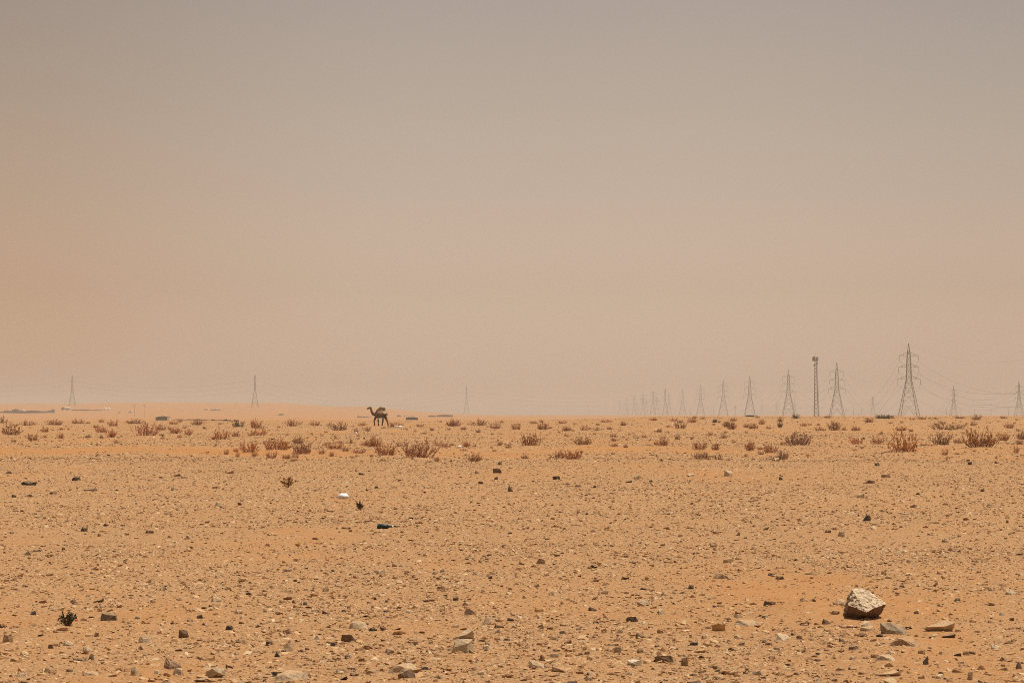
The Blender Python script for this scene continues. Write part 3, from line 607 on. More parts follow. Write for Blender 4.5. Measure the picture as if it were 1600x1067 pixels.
SHRUB_LABEL = {
 (653,718): 'largest clump of reddish dry shrub, wide and many-stemmed on the sand band', (1415,709): 'tall sprawling reddish shrub on an orange sand mound, under the tallest pylon',
 (1534,701): 'tall bushy shrub with a dark dense base on the sand band', (1245,698): 'broad low dark shrub with a red tinged end', (230,682): 'big rusty red shrub beyond the gravel, over a dark stain',
 (434,705): 'wide rusty shrub with many upright stems, broadest in its cluster', (1135,667): 'smaller of two round ball-shaped dry bushes, the rear one', (1143,671): 'larger of two round ball-shaped dry bushes, the front one',
 (828,698): 'fan-shaped reddish shrub alone behind the bare sand strip', (873,717): 'dark grey half of a double shrub on the sand strip', (894,719): 'reddish half of a double shrub on the sand strip',
 (617,667): 'low reddish bush at the hind feet of the camel', (1481,671): 'very wide low dark shrub under the receding pylons', (739,722): 'small dark upright shrub alone at the gravel edge',
 (1385,654): 'wide dark green scrub on the skyline beside the tallest pylon', (1243,654): 'dark green bush on the skyline at the foot of a pylon', (15,681): 'dark bristly shrub close to the picture edge'}
SLAND = [('the camel', 590, 662), ('the largest shrub clump', 653, 718), ('the tall sprawling shrub', 1415, 709), ('the bushy dark-based shrub', 1534, 701), ('the broad dark shrub', 1245, 698),
         ('the dark-stained rusty shrub', 230, 682), ('the wide rusty shrub', 434, 705), ('the two round bushes', 1139, 670), ('the fan-shaped shrub', 828, 698), ('the very wide low shrub', 1481, 671), ('the double shrub', 885, 718)]
SREL = relate([(i, s[0], s[1]) for i, s in enumerate(SHRUBS) if (s[0], s[1]) not in SHRUB_LABEL], SLAND, 3.0)
KW = {'r': 'reddish', 'd': 'dark brown', 'g': 'grey-green', 'b': 'round'}
for i, (px, py, w, h, k) in enumerate(SHRUBS):
    gx, gy = ground(px, py); m = gy/F; wm = w*m*1.05; hm = h*m*1.22
    e = empty('desert_shrub', (gx, gy, float(H(gx, gy))), rs.uniform(0, 6.28), (wm, wm, hm))
    br, fo = SHRUB_PROTO[k][rs.randrange(len(SHRUB_PROTO[k]))]
    link('branches', br, e); link('foliage', fo, e)
    size = 'tiny' if w < 9.5 else ('small' if w < 15 else ('middling' if w < 22 else 'wide'))
    tag(e, SHRUB_LABEL.get((px, py)) or f'{size} {KW[k]} shrub, {SREL[i]}', 'shrub', 'dry shrubs dotted over the plain')

# ------------------------------------------------------------------ small green plants near the camera
GREEN = leaf_material('dark_green_leaf', (0.085, 0.095, 0.055), 0.4); OLIVE = leaf_material('olive_leaf', (0.12, 0.125, 0.045), 0.4)
def plant(px, py, w, h, seed, n, leafmat, stemmat, label, blade=0.3, cat='plant', red=None):
    gx, gy = ground(px, py); m = gy/F; rd = random.Random(seed)
    e = empty('desert_plant', (gx, gy+0.02, float(H(gx, gy+0.02)))); wm, hm = w*m/2, h*m
    st = MB(); lv = [MB(), MB()]
    for i in range(n):
        az = rd.uniform(0, 6.28); r = rd.uniform(0.1, 1)**0.7*wm; top = Vector((math.cos(az)*r, math.sin(az)*r*0.7, hm*rd.uniform(0.45, 1.0)*(1-0.45*(r/wm)**2)))
        b = Vector((top.x*0.15, top.y*0.15, -0.01)); mid = b.lerp(top, 0.5)+Vector((0, 0, hm*0.08)); st.tube([b, mid, top], [0.0035, 0.0028, 0.0015], 3, False)
        for k in range(rd.randint(5, 9)):
            s = rd.uniform(0.25, 1.0); p = b.lerp(mid, s*2) if s < 0.5 else mid.lerp(top, s*2-1)
            t = Vector((rd.uniform(-1,1), rd.uniform(-1,1), rd.uniform(0, 1.3))).normalized(); l = hm*blade*rd.uniform(0.5, 1.1); a = t.cross(Vector((rd.uniform(-1,1), rd.uniform(-1,1), 0.3))).normalized()*l*0.28
            up = t.cross(a).normalized()*l*0.07
            which = 1 if (red and rd.random() < red) else 0
            lv[which].add([p, p+t*l*0.5-a+up, p+t*l, p+t*l*0.5+a+up, p+t*l*0.5-up], [(0, 1, 4), (1, 2, 4), (2, 3, 4), (3, 0, 4)])
    st.build('stems', stemmat, e); lv[0].build('leaves', leafmat, e)
    if red: tag(lv[1].build('dry_leaves', LEAF['r'], e), 'dry reddish leaves')
    tag(e, label, cat)
plant(104, 983, 33, 24, 1, 24, GREEN, TWIG['d'], 'leafy dark green plant with twigs, closest plant, on the sand beside a dark stone', 0.26)
plant(3, 984, 14, 8, 2, 10, GREEN, TWIG['d'], 'little dark green tuft cut by the edge, near the rounded tan stone', 0.4)
plant(449, 762, 33, 21, 3, 22, OLIVE, TWIG['r'], 'low sprig half green and half dry red on mid gravel', 0.22, red=0.45)
plant(563, 797, 9, 18, 4, 9, LEAF['g'], TWIG['d'], 'tiny upright dark weed between the white scrap and the black bottle', 0.3)

# ------------------------------------------------------------------ litter and twigs
WHITE = material('white_plastic', (0.82, 0.80, 0.80), 0.5, 0.05, 20, 0.4); BLACKGL = material('black_glass', (0.012, 0.028, 0.027), 0.35, 0, 1, 0.35)
WOOD = material('dead_wood', (0.17, 0.075, 0.045), 0.9, 0.3, 30); BLEACH = material('bleached_wood', (0.55, 0.42, 0.28), 0.9, 0.2, 30); REDP = material('red_plastic', (0.42, 0.03, 0.02), 0.5)
def scrap(px, py, w, h, label, mat, seed, name='plastic_scrap'):
    gx, gy = ground(px, py); m = gy/F; rd = random.Random(seed); n = 12; V = [(0, 0, h*m)]; Fc = []
    for ring in (0.55, 1.0):
        for k in range(n):
            a = 2*math.pi*k/n; rr = ring*rd.uniform(0.82, 1.08); V.append((math.cos(a)*rr*w*m/2, math.sin(a)*rr*w*m*0.38, h*m*(0.92 if ring < 1 else 0.15)*rd.uniform(0.7, 1.15)))
    V.append((0, 0, 0.0))
    for k in range(n):
        k2 = (k+1) % n; Fc += [(0, 1+k, 1+k2), (1+k, 1+n+k, 1+n+k2, 1+k2), (1+n+k2, 1+n+k, 2*n+1)]
    o = link(name, mesh_from(name, V, Fc, mat, True)); o.location = (gx, gy+w*m*0.3, float(H(gx, gy+w*m*0.3))+0.004); o.rotation_euler = (0.0, 0, rd.uniform(-0.3, 0.3))
    tag(o, label, 'litter', 'scraps of litter'); return o
scrap(536, 779, 23, 8, 'crumpled white scrap of plastic lying on the gravel', WHITE, 1)
scrap(119, 971, 6, 2, 'thin red scrap beside the leafy dark plant', REDP, 2)
scrap(443, 664, 3, 3, 'white fleck of litter behind the wide rusty shrub cluster', WHITE, 3)
scrap(413, 690, 4, 2, 'white fleck of litter close behind the wide rusty shrub', WHITE, 4)
scrap(556, 678, 5, 3, 'white scrap at the foot of a tiny dark shrub ahead of the camel', WHITE, 5)
scrap(718, 700, 8, 4, 'white bag caught between shrubs, past the largest shrub clump', WHITE, 6)
scrap(74, 663, 3, 3, 'white fleck of litter by shrubs below the walled compound', WHITE, 7)
scrap(622, 667, 20, 2, 'low pale sheet lying under the bush behind the camel', WHITE, 8)
def bottle():
    gx, gy = ground(597, 826); m = gy/F; r = 4.2*m; L = 18*m
    e = empty('bottle', (gx-8*m, gy+r, float(H(gx, gy+r))+r*0.8), 0.18)
    b = MB(); b.lathe([(r*0.8, 0), (r, 0.01), (r, L*0.78), (r*0.86, L*0.90), (r*0.5, L*1.02), (r*0.36, L*1.12), (r*0.36, L*1.3)], 14, 'x'); b.build('body', BLACKGL, e, True)
    c = MB(); c.lathe([(r*0.44, L*1.28), (r*0.44, L*1.42)], 10, 'x'); c.build('cap', WHITE, e)
    tag(e, 'black bottle lying on its side on the gravel', 'bottle')
    gx, gy = ground(617, 824); m = gy/F; t = MB(); t.tube([(-6*m, 0, 0.012), (-2*m, 0.02, 0.022), (2*m, 0, 0.012), (8*m, 0.01, 0.016)], [0.012, 0.011, 0.009, 0.006], 5)
    o = t.build('twig', material('charred_wood', (0.03, 0.025, 0.022), 0.9)); o.location = (gx, gy, float(H(gx, gy))); tag(o, 'short black twig at the neck of the black bottle', 'twig')
bottle()
def twig(pts_px, r, mat, label):
    P = []
    g0 = ground(*pts_px[0])
    for k, (a, b) in enumerate(pts_px):
        x, y = ground(a, b); P.append((x, y, float(H(x, y)) + r*(1.5 if k % 2 else 3)))
    t = MB(); t.tube(P, [r]*(len(P)-1)+[r*0.5], 5); tag(t.build('twig', mat), label, 'twig')
twig([(1311, 980), (1320, 981.5), (1330, 982), (1337, 981), (1343, 982.5)], 0.004, WOOD, 'thin red brown twig on the sand in front of the big pale boulder')
twig([(1404, 804), (1414, 804.6), (1427, 804)], 0.012, BLEACH, 'bleached straight stick on the gravel behind the egg-shaped stone')
twig([(1200, 720), (1210, 720.6), (1217, 719.6)], 0.03, BLEACH, 'pale stick lying by a dark shrub at the gravel edge')
twig([(1377, 710), (1390, 706), (1404, 703), (1418, 705)], 0.02, WOOD, 'bent dead branch on the mound of the sprawling shrub')

# ------------------------------------------------------------------ the camel
def camel():
    gx, gy = ground(596, 665); z0 = float(H(gx, gy)); S = 1.0
    mb = MB()
    def limb(pts, rad, n=10): mb.tube(pts, rad, n)
    def sec(cx, cz, ry, rz, n=16): return [(cx, ry*math.cos(2*math.pi*k/n), cz+rz*math.sin(2*math.pi*k/n)) for k in range(n)]
    # trunk: deep chest, tucked belly, sloping rump
    secs = [(-0.80,1.24,.10,.14),(-0.72,1.25,.19,.23),(-0.55,1.23,.29,.35),(-0.32,1.23,.34,.41),(-0.05,1.23,.36,.42),(0.20,1.27,.34,.37),(0.40,1.31,.27,.27),(0.55,1.29,.20,.23),(0.64,1.26,.10,.14)]
    V = []; Fc = []; n = 16
    for s in secs: V += sec(*s)
    for i in range(len(secs)-1):
        for k in range(n): k2 = (k+1) % n; Fc.append((i*n+k, (i+1)*n+k, (i+1)*n+k2, i*n+k2))
    Fc += [tuple(range(n)), tuple(range((len(secs)-1)*n, len(secs)*n))[::-1]]; mb.add(V, Fc)
    limb([(-0.50,0,1.46),(-0.32,0,1.66),(-0.14,0,1.82),(0.02,0,1.93),(0.16,0,1.94),(0.28,0,1.82),(0.36,0,1.60),(0.44,0,1.42)], [.20,.20,.18,.15,.15,.17,.18,.18]); limb([(-0.05,0,1.4),(0.04,0,1.78)], [.31,.20])
    # neck: down from the shoulder, then up to the head
    limb([(-0.58,0,1.30),(-0.78,0,1.20),(-0.95,0,1.27),(-1.08,0,1.46),(-1.16,0,1.70),(-1.22,0,1.90)], [.23,.20,.17,.145,.125,.11])
    limb([(-1.16,0,1.93),(-1.28,0,1.945),(-1.42,0,1.90),(-1.55,0,1.84),(-1.65,0,1.80)], [.085,.105,.095,.075,.065]); limb([(-1.50,0,1.80),(-1.63,0,1.765)], [.05,.045])
    for s in (-1, 1):
        limb([(-1.20,s*.06,1.99),(-1.17,s*.10,2.06),(-1.16,s*.115,2.10)], [.035,.032,.012], 6); limb([(-1.36,s*.07,1.975),(-1.33,s*.075,1.97)], [.03,.03], 6)
    # legs: near side y<0; thigh to stifle to hock to foot
    def fore(s, ex, kx, fx, fz=0): limb([(ex+.06,s*.17,1.22),(ex,s*.18,1.0),(kx+(ex-kx)*.15,s*.16,.60),(kx,s*.16,.52),(kx+(fx-kx)*.3,s*.155,.40),(fx+.01,s*.15,.12),(fx-.01,s*.15,.04)], [.18,.155,.105,.108,.082,.078,.09]); limb([(fx+.05,s*.15,.03),(fx-.08,s*.15,.025)], [.07,.065])
    fore(-1, -0.60, -0.83, -0.78); fore(1, -0.42, -0.36, -0.36)
    def hind(s, hx, kx, ox, fx): limb([(hx,s*.15,1.28),(kx,s*.18,.95),((kx+ox)/2+.01,s*.16,.72),(ox,s*.155,.55),(ox+(fx-ox)*.4,s*.15,.36),(fx,s*.15,.10),(fx-.01,s*.15,.04)], [.25,.205,.13,.105,.082,.076,.088]); limb([(fx+.05,s*.15,.03),(fx-.08,s*.15,.025)], [.068,.062])
    hind(-1, .46, .42, .63, .76); hind(1, .34, .15, .17, .08)
    limb([(.63,0,1.34),(.71,0,1.18),(.72,0,.95),(.71,0,.80)], [.035,.026,.024,.04], 6)
    me = mb.mesh('camel', None); o = link('camel', me)
    md = o.modifiers.new('r', 'REMESH'); md.mode = 'VOXEL'; md.voxel_size = 0.024
    sm = o.modifiers.new('s', 'SMOOTH'); sm.iterations = 4; sm.factor = 0.5
    dg = bpy.context.evaluated_depsgraph_get(); me2 = bpy.data.meshes.new_from_object(o.evaluated_get(dg)); o.modifiers.clear(); o.data = me2
    me2.polygons.foreach_set('use_smooth', [True]*len(me2.polygons))
    m = bpy.data.materials.new('camel_coat'); m.use_nodes = True; t = m.node_tree; b = t.nodes['Principled BSDF']; N = t.nodes.new; L = t.links.new
    b.inputs['Roughness'].default_value = 0.95; b.inputs['Specular IOR Level'].default_value = 0.1
    tcn = N('ShaderNodeTexCoord')
    def blob(cx, cz, rx, rz, hard):
        mp = N('ShaderNodeMapping'); mp.inputs['Location'].default_value = (-cx/rx, 0, -cz/rz); mp.inputs['Scale'].default_value = (1/rx, 0.0, 1/rz); L(tcn.outputs['Object'], mp.inputs['Vector'])
        ln = N('ShaderNodeVectorMath'); ln.operation = 'LENGTH'; L(mp.outputs[0], ln.inputs[0]); r = N('ShaderNodeMapRange'); r.inputs['From Min'].default_value = 1.0; r.inputs['From Max'].default_value = hard; L(ln.outputs['Value'], r.inputs['Value']); return r.outputs[0]
    base = (0.125, 0.087, 0.06); col = None  # tan coat variation, with the sunlit hump and back painted in too
    for (cx, cz, rx, rz, hard, c) in ((-0.10,1.52,.50,.42,.35,(0.37,.255,.155)), (0.14,2.0,.26,.22,.4,(0.46,.35,.23)), (0.40,1.50,.28,.30,.5,(0.60,.47,.33)), (-1.15,1.62,.24,.40,.3,(0.20,.12,.07)), (-0.85,1.25,.2,.16,.3,(.16,.095,.06))):
        mi = N('ShaderNodeMix'); mi.data_type = 'RGBA'; L(blob(cx, cz, rx, rz, hard), mi.inputs[0])
        if col is None: mi.inputs[6].default_value = (*base, 1)
        else: L(col, mi.inputs[6])
        mi.inputs[7].default_value = (*c, 1); col = mi.outputs[2]
    L(col, b.inputs['Base Color']); me2.materials.append(m)
    o.location = (gx, gy, z0-0.01); o.rotation_euler = (0, 0, 0.06); o.scale = (1.05, 1.08, 1.11)
    tag(o, 'dark brown single-humped camel with pale flank patches walking among shrubs', 'camel')
camel()

# ------------------------------------------------------------------ pylons, mast, poles
STEEL = material('galvanised_steel', (0.16, 0.15, 0.14), 0.6, 0.15, 0.3, 0.4, 0.3); INSUL = material('insulator_glass', (0.10, 0.09, 0.085), 0.4); CABLE = material('conductor', (0.09, 0.085, 0.08), 0.6)
def lattice_parts(levels, hw, arms, peak, leg_t=0.30, br_t=0.14, ins=4.0):
    """parts of a lattice tower: name -> meshes. arms: (z, half length)"""
    P = []
    W = lambda z: float(np.interp(z, [h[0] for h in hw], [h[1] for h in hw]))
    cor = [(-1,-1),(1,-1),(1,1),(-1,1)]
    for (a, b) in cor:
        m = MB()
        m.tube([(a*W(z), b*W(z), z) for z in (-1.0,)+tuple(h[0] for h in hw[1:-1])+(hw[-1][0],)] if False else [(a*W(h[0]), b*W(h[0]), h[0]-(1.0 if h[0] == 0 else 0)) for h in hw], leg_t*0.6, 4); P.append(('leg', m.mesh('leg', STEEL), None))
    for z0, z1 in zip(levels[:-1], levels[1:]):
        m = MB()
        for k in range(4):
            a, b = cor[k], cor[(k+1) % 4]; A0 = Vector((a[0]*W(z0), a[1]*W(z0), z0)); B0 = Vector((b[0]*W(z0), b[1]*W(z0), z0)); A1 = Vector((a[0]*W(z1), a[1]*W(z1), z1)); B1 = Vector((b[0]*W(z1), b[1]*W(z1), z1))
            if W(z0) > 4.2:
                mid = (A1+B1)/2; m.beam(A0, mid, br_t); m.beam(B0, mid, br_t); m.beam((A0+mid)/2, (A0+A1)/2, br_t*0.8); m.beam((B0+mid)/2, (B0+B1)/2, br_t*0.8)
            else: m.beam(A0, B1, br_t); m.beam(B0, A1, br_t)
            m.beam(A1, B1, br_t)
        P.append(('bracing', m.mesh('bracing', STEEL), None))
    tips = []
    for (z, Lh) in arms:
        for s in (-1, 1):
            m = MB(); w = W(z); w2 = W(z+2.4); tip = (s*Lh, 0, z)
            for b in (-1, 1):
                m.beam((s*w, b*w, z), tip, br_t*1.1); m.beam((s*w2, b*w2, z+2.4), tip, br_t*1.1); m.beam((s*(w+Lh)/2, b*w/2, z), (s*(w2*0.5+Lh*0.5), b*w2/2, z+1.2), br_t*0.7)
            m.beam((s*(w+Lh)/2, -w/2, z), (s*(w+Lh)/2, w/2, z), br_t*0.7)
            P.append(('cross_arm', m.mesh('cross_arm', STEEL), None))
            i = MB(); i.lathe([(0.05, -0.2), (0.05, -0.6)] + [(r, -0.6-k*0.33-d) for k in range(10) for r, d in ((0.16, 0.0), (0.10, 0.2))] + [(0.05, -ins)], 6, 'z', tip); P.append(('insulator', i.mesh('insulator', INSUL), None))
            tips.append((s*Lh, 0, z-ins))
    return P, tips, (0, 0, peak)
PY_WIDE = lattice_parts([0, 9, 16, 22, 27, 31.5, 36, 40, 44, 48], [(0, 7.2), (27.5, 1.75), (44, 1.15), (53, 0.12)], [(28, 8.2), (36.5, 7.1), (44.5, 6.7)], 53)
PY_SLIM = lattice_parts([0, 9, 17, 24, 28, 32, 36, 40, 44, 48], [(0, 5.2), (25, 1.25), (45, 1.05), (50, 0.12)], [(30, 5.6), (37.5, 5.0), (45, 4.6)], 50)
def plain_pos(px, top, hgt):
    """place on the plain so that a tower of this height reaches the given photo row"""
    d = (hgt-3)*F/(HOR-top)
    for _ in range(12):
        x, y = at(px, d); z = float(H(x, y)); d = 0.5*d + 0.5*(hgt+z-CAMH)*F/(HOR-top)
    d = min(d, 11800); x, y = at(px, d); return x, y, float(H(x, y))
def pylon(px, top, proto, label, group, rz=0.0, sc=1.0, sx=1.0, simple=False, d=None):
    P, tips, peak = proto; hgt = peak[2]*sc
    if d is None: x, y, z = plain_pos(px, top, hgt)
    else: x, y = at(px, d); z = float(H(x, y))
    e = empty('pylon', (x, y, z), rz, (sc*sx, sc*sx, sc))
    for n, me, _ in P: link(n, me, e)
    tag(e, label, 'pylon', group)
    M = Matrix.Translation((x, y, z)) @ Matrix.Rotation(rz, 4, 'Z') @ Matrix.Diagonal((sc*sx, sc*sx, sc, 1))
    return [M @ Vector(t) for t in tips] + [M @ Vector(peak)]
WIRE_WORD = ['lower', 'lower', 'middle', 'middle', 'upper', 'upper', 'topmost earth']
def wires(sets, sag, rad, lname, group):
    for k in range(7):
        pts = []
        for a, b in zip(sets[:-1], sets[1:]):
            for j in range(14):
                t = j/14; p = a[k].lerp(b[k], t); s = sag*(0.75 if k == 6 else 1)*((a[k]-b[k]).length/400.0)**1.3; p.z -= 4*s*t*(1-t); pts.append(p)
        pts.append(sets[-1][k].copy()); r = [rad]*len(pts)
        r = [rad*(0.5 if k == 6 else 1)]*len(pts); m = MB(); m.tube(pts, r, 3)
        side = '' if k == 6 else (', near circuit' if k % 2 == 0 else ', far circuit')
        side = '' if k == 6 else (', outer wire' if k % 2 else ', inner wire')
        tag(m.build('power_line', CABLE), f'thin sagging {WIRE_WORD[k]} cable {lname}{side}', 'power line', group)
GA = 'pylons of the nearer power line receding into haze'
A = [(1812, None, 'pylon of the nearer line standing outside the frame', 1130), (1420, 537, 'tallest lattice pylon, with three pairs of cross arms, behind the ridge', None), (1307.5, 567, 'second tallest lattice pylon, next to the antenna mast', None), (1232, 577.5, 'third lattice pylon of the receding row, just short of the antenna mast', None),
     (1171.5, 587.5, 'fourth lattice pylon of the receding row, above a dark low tent', None), (1130, 594, 'fifth lattice pylon of the receding row, above the two round bushes', None), (1094.5, 601.5, 'sixth lattice pylon of the receding row, fading in haze', None),
     (1066.5, 608, 'seventh lattice pylon of the receding row, just clear of the dense cluster', None), (1045, 613, 'eighth lattice pylon of the row, overlapping the cluster edge', None), (1026.5, 617, 'ninth lattice pylon of the row, faint inside the cluster', None),
     (1009.5, 622, 'tenth lattice pylon of the row, very faint in the cluster', None), (995.5, 625, 'eleventh lattice pylon of the row, very faint in the cluster', None), (983, 630, 'twelfth and farthest lattice pylon of the row in haze', None)]
SA = [pylon(p, t, PY_WIDE, l, GA, d=d, rz=(0.0)) for p, t, l, d in A]
wires(SA, 16, 0.052, 'along the nearer receding pylons', 'cables of the nearer power line')
GC = 'pylons of the line crossing in front of the dunes'
Cl = [(-190, None, 'slim pylon of the crossing line outside the frame', 4150), (113, 588, 'slim hazy pylon on the dune near the tanker', None), (398.5, 586.5, 'slim hazy pylon on the highest dune, splay-legged', None), (729, 603.5, 'slim hazy pylon alone on the flat beyond the camel', None), (1039.5, 606.5, 'slim pylon at the front of the dense pylon cluster', None)]
SCc = [pylon(p, t, PY_SLIM, l, GC, d=d, rz=math.pi/2) for p, t, l, d in Cl]
wires(SCc, 11, 0.042, 'of the line crossing before the dunes', 'cables of the line crossing before the dunes')
GE = 'faint pylons crowded together on the horizon'
E = [(1020, 610.6), (1004.5, 614.5), (991, 618), (979, 620.5), (968.5, 625), (959, 631), (945.7, 635)]
SE = [pylon(p, t, PY_SLIM, f'{ORD[i]} tower of the faint crowded row, counted from its tall end', GE, rz=0.0, sx=1.15) for i, (p, t) in enumerate(E)]
wires(SCc[-1:]+SE, 9, 0.11, 'along the faint crowded row', 'cables of the faint crowded row')
for p, t, l in ((920, 633, 'faint stub of a pylon at the flat far horizon'), (913, 637, 'fainter lower tower beside the far horizon stub'), (886.5, 636.5, 'one of two tiny far towers, the nearer the pylon cluster'), (881.5, 637, 'one of two tiny far towers, the nearer the camel')):
    pylon(p, t, PY_SLIM, l, 'tiny far towers on the flat horizon', sc=0.62)
GD = 'pylons of the farther power line'
D = [(1800, 578, 'pylon of the farther line outside the frame'), (1592, 595.5, 'pylon of the farther line at the picture edge'), (1490, 603, 'pylon of the farther line between the tallest pylon and the edge'), (1363.7, 618, 'small pylon of the farther line close beside the tallest pylon'),
     (1241.5, 624, 'small pylon half hidden by the third receding pylon'), (1213.8, 626.5, 'small faint pylon between the third and fourth receding pylons'), (1190.5, 629, 'smaller faint pylon close to the fourth receding pylon')]
SD = [pylon(p, t, PY_WIDE, l, GD, rz=0.1, sc=0.62, sx=0.9) for p, t, l in D]
wires(SD, 9, 0.055, 'of the farther line', 'cables of the farther power line')

def mast():
    x, y, z = plain_pos(1274, 557.5, 46); e = empty('antenna_mast', (x, y, z), 0.5)
    W = lambda h: float(np.interp(h, [0, 30, 46], [2.1, 1.05, 0.5])); ang = [math.pi/2+k*2*math.pi/3 for k in range(3)]
    C = lambda k, h: Vector((math.cos(ang[k % 3])*W(h), math.sin(ang[k % 3])*W(h), h))
    for k in range(3): MB().tube([C(k, -1), C(k, 30), C(k, 46)], [0.18, 0.15, 0.12], 6).build('leg', STEEL, e)
    lv = list(np.linspace(0, 45, 16))
    for a, b in zip(lv[:-1], lv[1:]):
        m = MB()
        for k in range(3): m.beam(C(k, a), C(k+1, b), 0.11); m.beam(C(k+1, a), C(k, b), 0.11); m.beam(C(k, b), C(k+1, b), 0.11)
        m.build('bracing', STEEL, e)
    m = MB(); p0, p1 = C(2, 0)*1.0, C(2, 44)
    for s in (-0.3, 0.3): m.tube([p0+Vector((s+0.4, -0.3, 0)), p1+Vector((s+0.4, -0.3, 0))], 0.11, 4)
    for h in np.linspace(1, 43, 43): q = p0.lerp(p1, h/44)+Vector((0.4, -0.3, 0)); m.beam(q-Vector((0.35, 0, 0)), q+Vector((0.35, 0, 0)), 0.14)
    m.build('cable_ladder', CABLE, e)
    m = MB(); m.lathe([(1.9, 42.6), (1.9, 42.9)], 12); m.build('platform', STEEL, e)
    for k in range(6):
        a = k*math.pi/3+0.3; m = MB(); m.box(-0.42, 0.42, -0.2, 0.2, 0, 2.9); o = m.build('antenna_panel', CABLE, e); o.location = (math.cos(a)*2.0, math.sin(a)*2.0, 42.9+0.3*(k % 2)); o.rotation_euler = (0, 0, a+math.pi/2)
    for k, (dx, h) in enumerate(((-1.5, 39.6), (1.2, 41.2), (-1.2, 36.2))):
        m = MB(); m.lathe([(0.1, -0.25), (0.75, -0.1), (0.8, 0.1), (0.72, 0.18)], 12, 'x'); o = m.build('dish', INSUL, e); o.location = (dx, -0.8, h); o.rotation_euler = (0, 0, -math.pi/2+0.4*k)
    MB().tube([(0, 0, 45), (0, 0, 48.5)], [0.09, 0.05], 5).build('lightning_rod', STEEL, e)
    tag(e, 'dark slender antenna mast with clustered panels and dishes at its top', 'antenna mast')
mast()
POLE = material('pole_wood', (0.13, 0.105, 0.085), 0.85, 0.2, 0.5)
def pole(px, top, label, hgt=10.5, arms=1, group='utility poles on the skyline', thick=1.0):
    x, y, z = plain_pos(px, top, hgt); e = empty('utility_pole', (x, y, z), 0.0)
    MB().tube([(0, 0, -0.5), (0, 0, hgt)], [0.42*thick, 0.30*thick], 6).build('post', POLE, e)
    for k in range(arms):
        h = hgt-0.5-k*1.6; MB().box(-1.7, 1.7, -0.2, 0.2, h, h+0.4).build('crossarm', POLE, e)
        for s in (-1.5, 0.0 if k == 0 else 0.7, 1.5): i = MB(); i.lathe([(0.06, h+0.28), (0.13, h+0.42), (0.08, h+0.62)], 6, 'z', (s, 0, 0)); i.build('insulator', INSUL, e)
    tag(e, label, 'utility pole', group)
for i, (p, t) in enumerate(((1458, 641), (1478.5, 640), (1500, 641), (1523, 640), (1548, 639.5), (1576, 639))):
    pole(p, t, f'T-topped utility pole, {ORD[i]} of the skyline row past the tallest pylon')
for i, (p, t) in enumerate(((1321.5, 640), (1333.5, 640), (1346, 640.5))):
    pole(p, t, f'faint utility pole, {ORD[i]} of three between the second tallest and tallest pylons')
pole(1148.5, 633.5, 'utility pole with three crossarms between two receding pylons', 16, 3)
pole(1115, 640, 'tiny faint pole short of the fifth receding pylon'); pole(1078.5, 640.5, 'tiny faint pole past the seventh receding pylon')
pole(210, 633, 'thin tall pole at the wire fence near the dark shed', 12, 1, 'poles by the dark shed', 0.4); pole(225.5, 633, 'thin tall pole closest to the dark shed', 12, 1, 'poles by the dark shed', 0.4)

# ------------------------------------------------------------------ far sheds, walls, vehicles
DGREEN = material('dark_green_sheet', (0.085, 0.080, 0.058), 0.7, 0.15, 0.5); DARKW = material('dark_fence_cloth', (0.085, 0.07, 0.055), 0.9, 0.3, 0.4); PALE = material('white_paint', (0.84, 0.80, 0.74), 0.6, 0.08, 0.5); GREYW = material('grey_block_wall', (0.20, 0.18, 0.16), 0.9, 0.2, 0.3)
TANC = material('tan_canvas', (0.45, 0.34, 0.23), 0.9, 0.15, 0.4)
def base(name, px, row, label, cat, rz=0.0, group=None):
    x, y = ground(px, row); e = empty(name, (x, y, float(H(x, y))), rz); tag(e, label, cat, group); return e, y/F
def gable(px, row, w, h, label, wall, roof, name='shed', cat='shed', arch=False, depth=0.5, roof_h=0.4, door=True, end=None):
    e, m = base(name, px, row, label, cat); W = w*m/2; Hh = h*m; D = 2*W*depth; wh = Hh*(1-roof_h)
    MB().box(-W, W, 0, D, -0.3, wh).build('wall', wall, e)
    r = MB(); n = 9 if arch else 3; V = []
    for yy in (-0.12, D+0.12):
        for k in range(n):
            t = k/(n-1); zz = math.sin(math.pi*t) if arch else 1-abs(2*t-1); V.append(((t*2-1)*W*(1.0 if arch else 1.06), yy, wh+0.01+(Hh-wh)*zz))
    Fc = [(k, k+1, n+k+1, n+k) for k in range(n-1)]+[tuple(range(n))[::-1], tuple(range(n, 2*n)), (0, n, 2*n-1, n-1)]
    r.add(V, Fc); r.build('roof', roof, e)
    if door: MB().box(-W*0.15, W*0.15, -0.05, -0.003, 0, wh*0.8).build('door', GREYW, e)
    if end: MB().box(W*0.62, W+0.03, -0.04, D*0.9, -0.2, wh-0.02).build('end_panel', end, e)
    return e
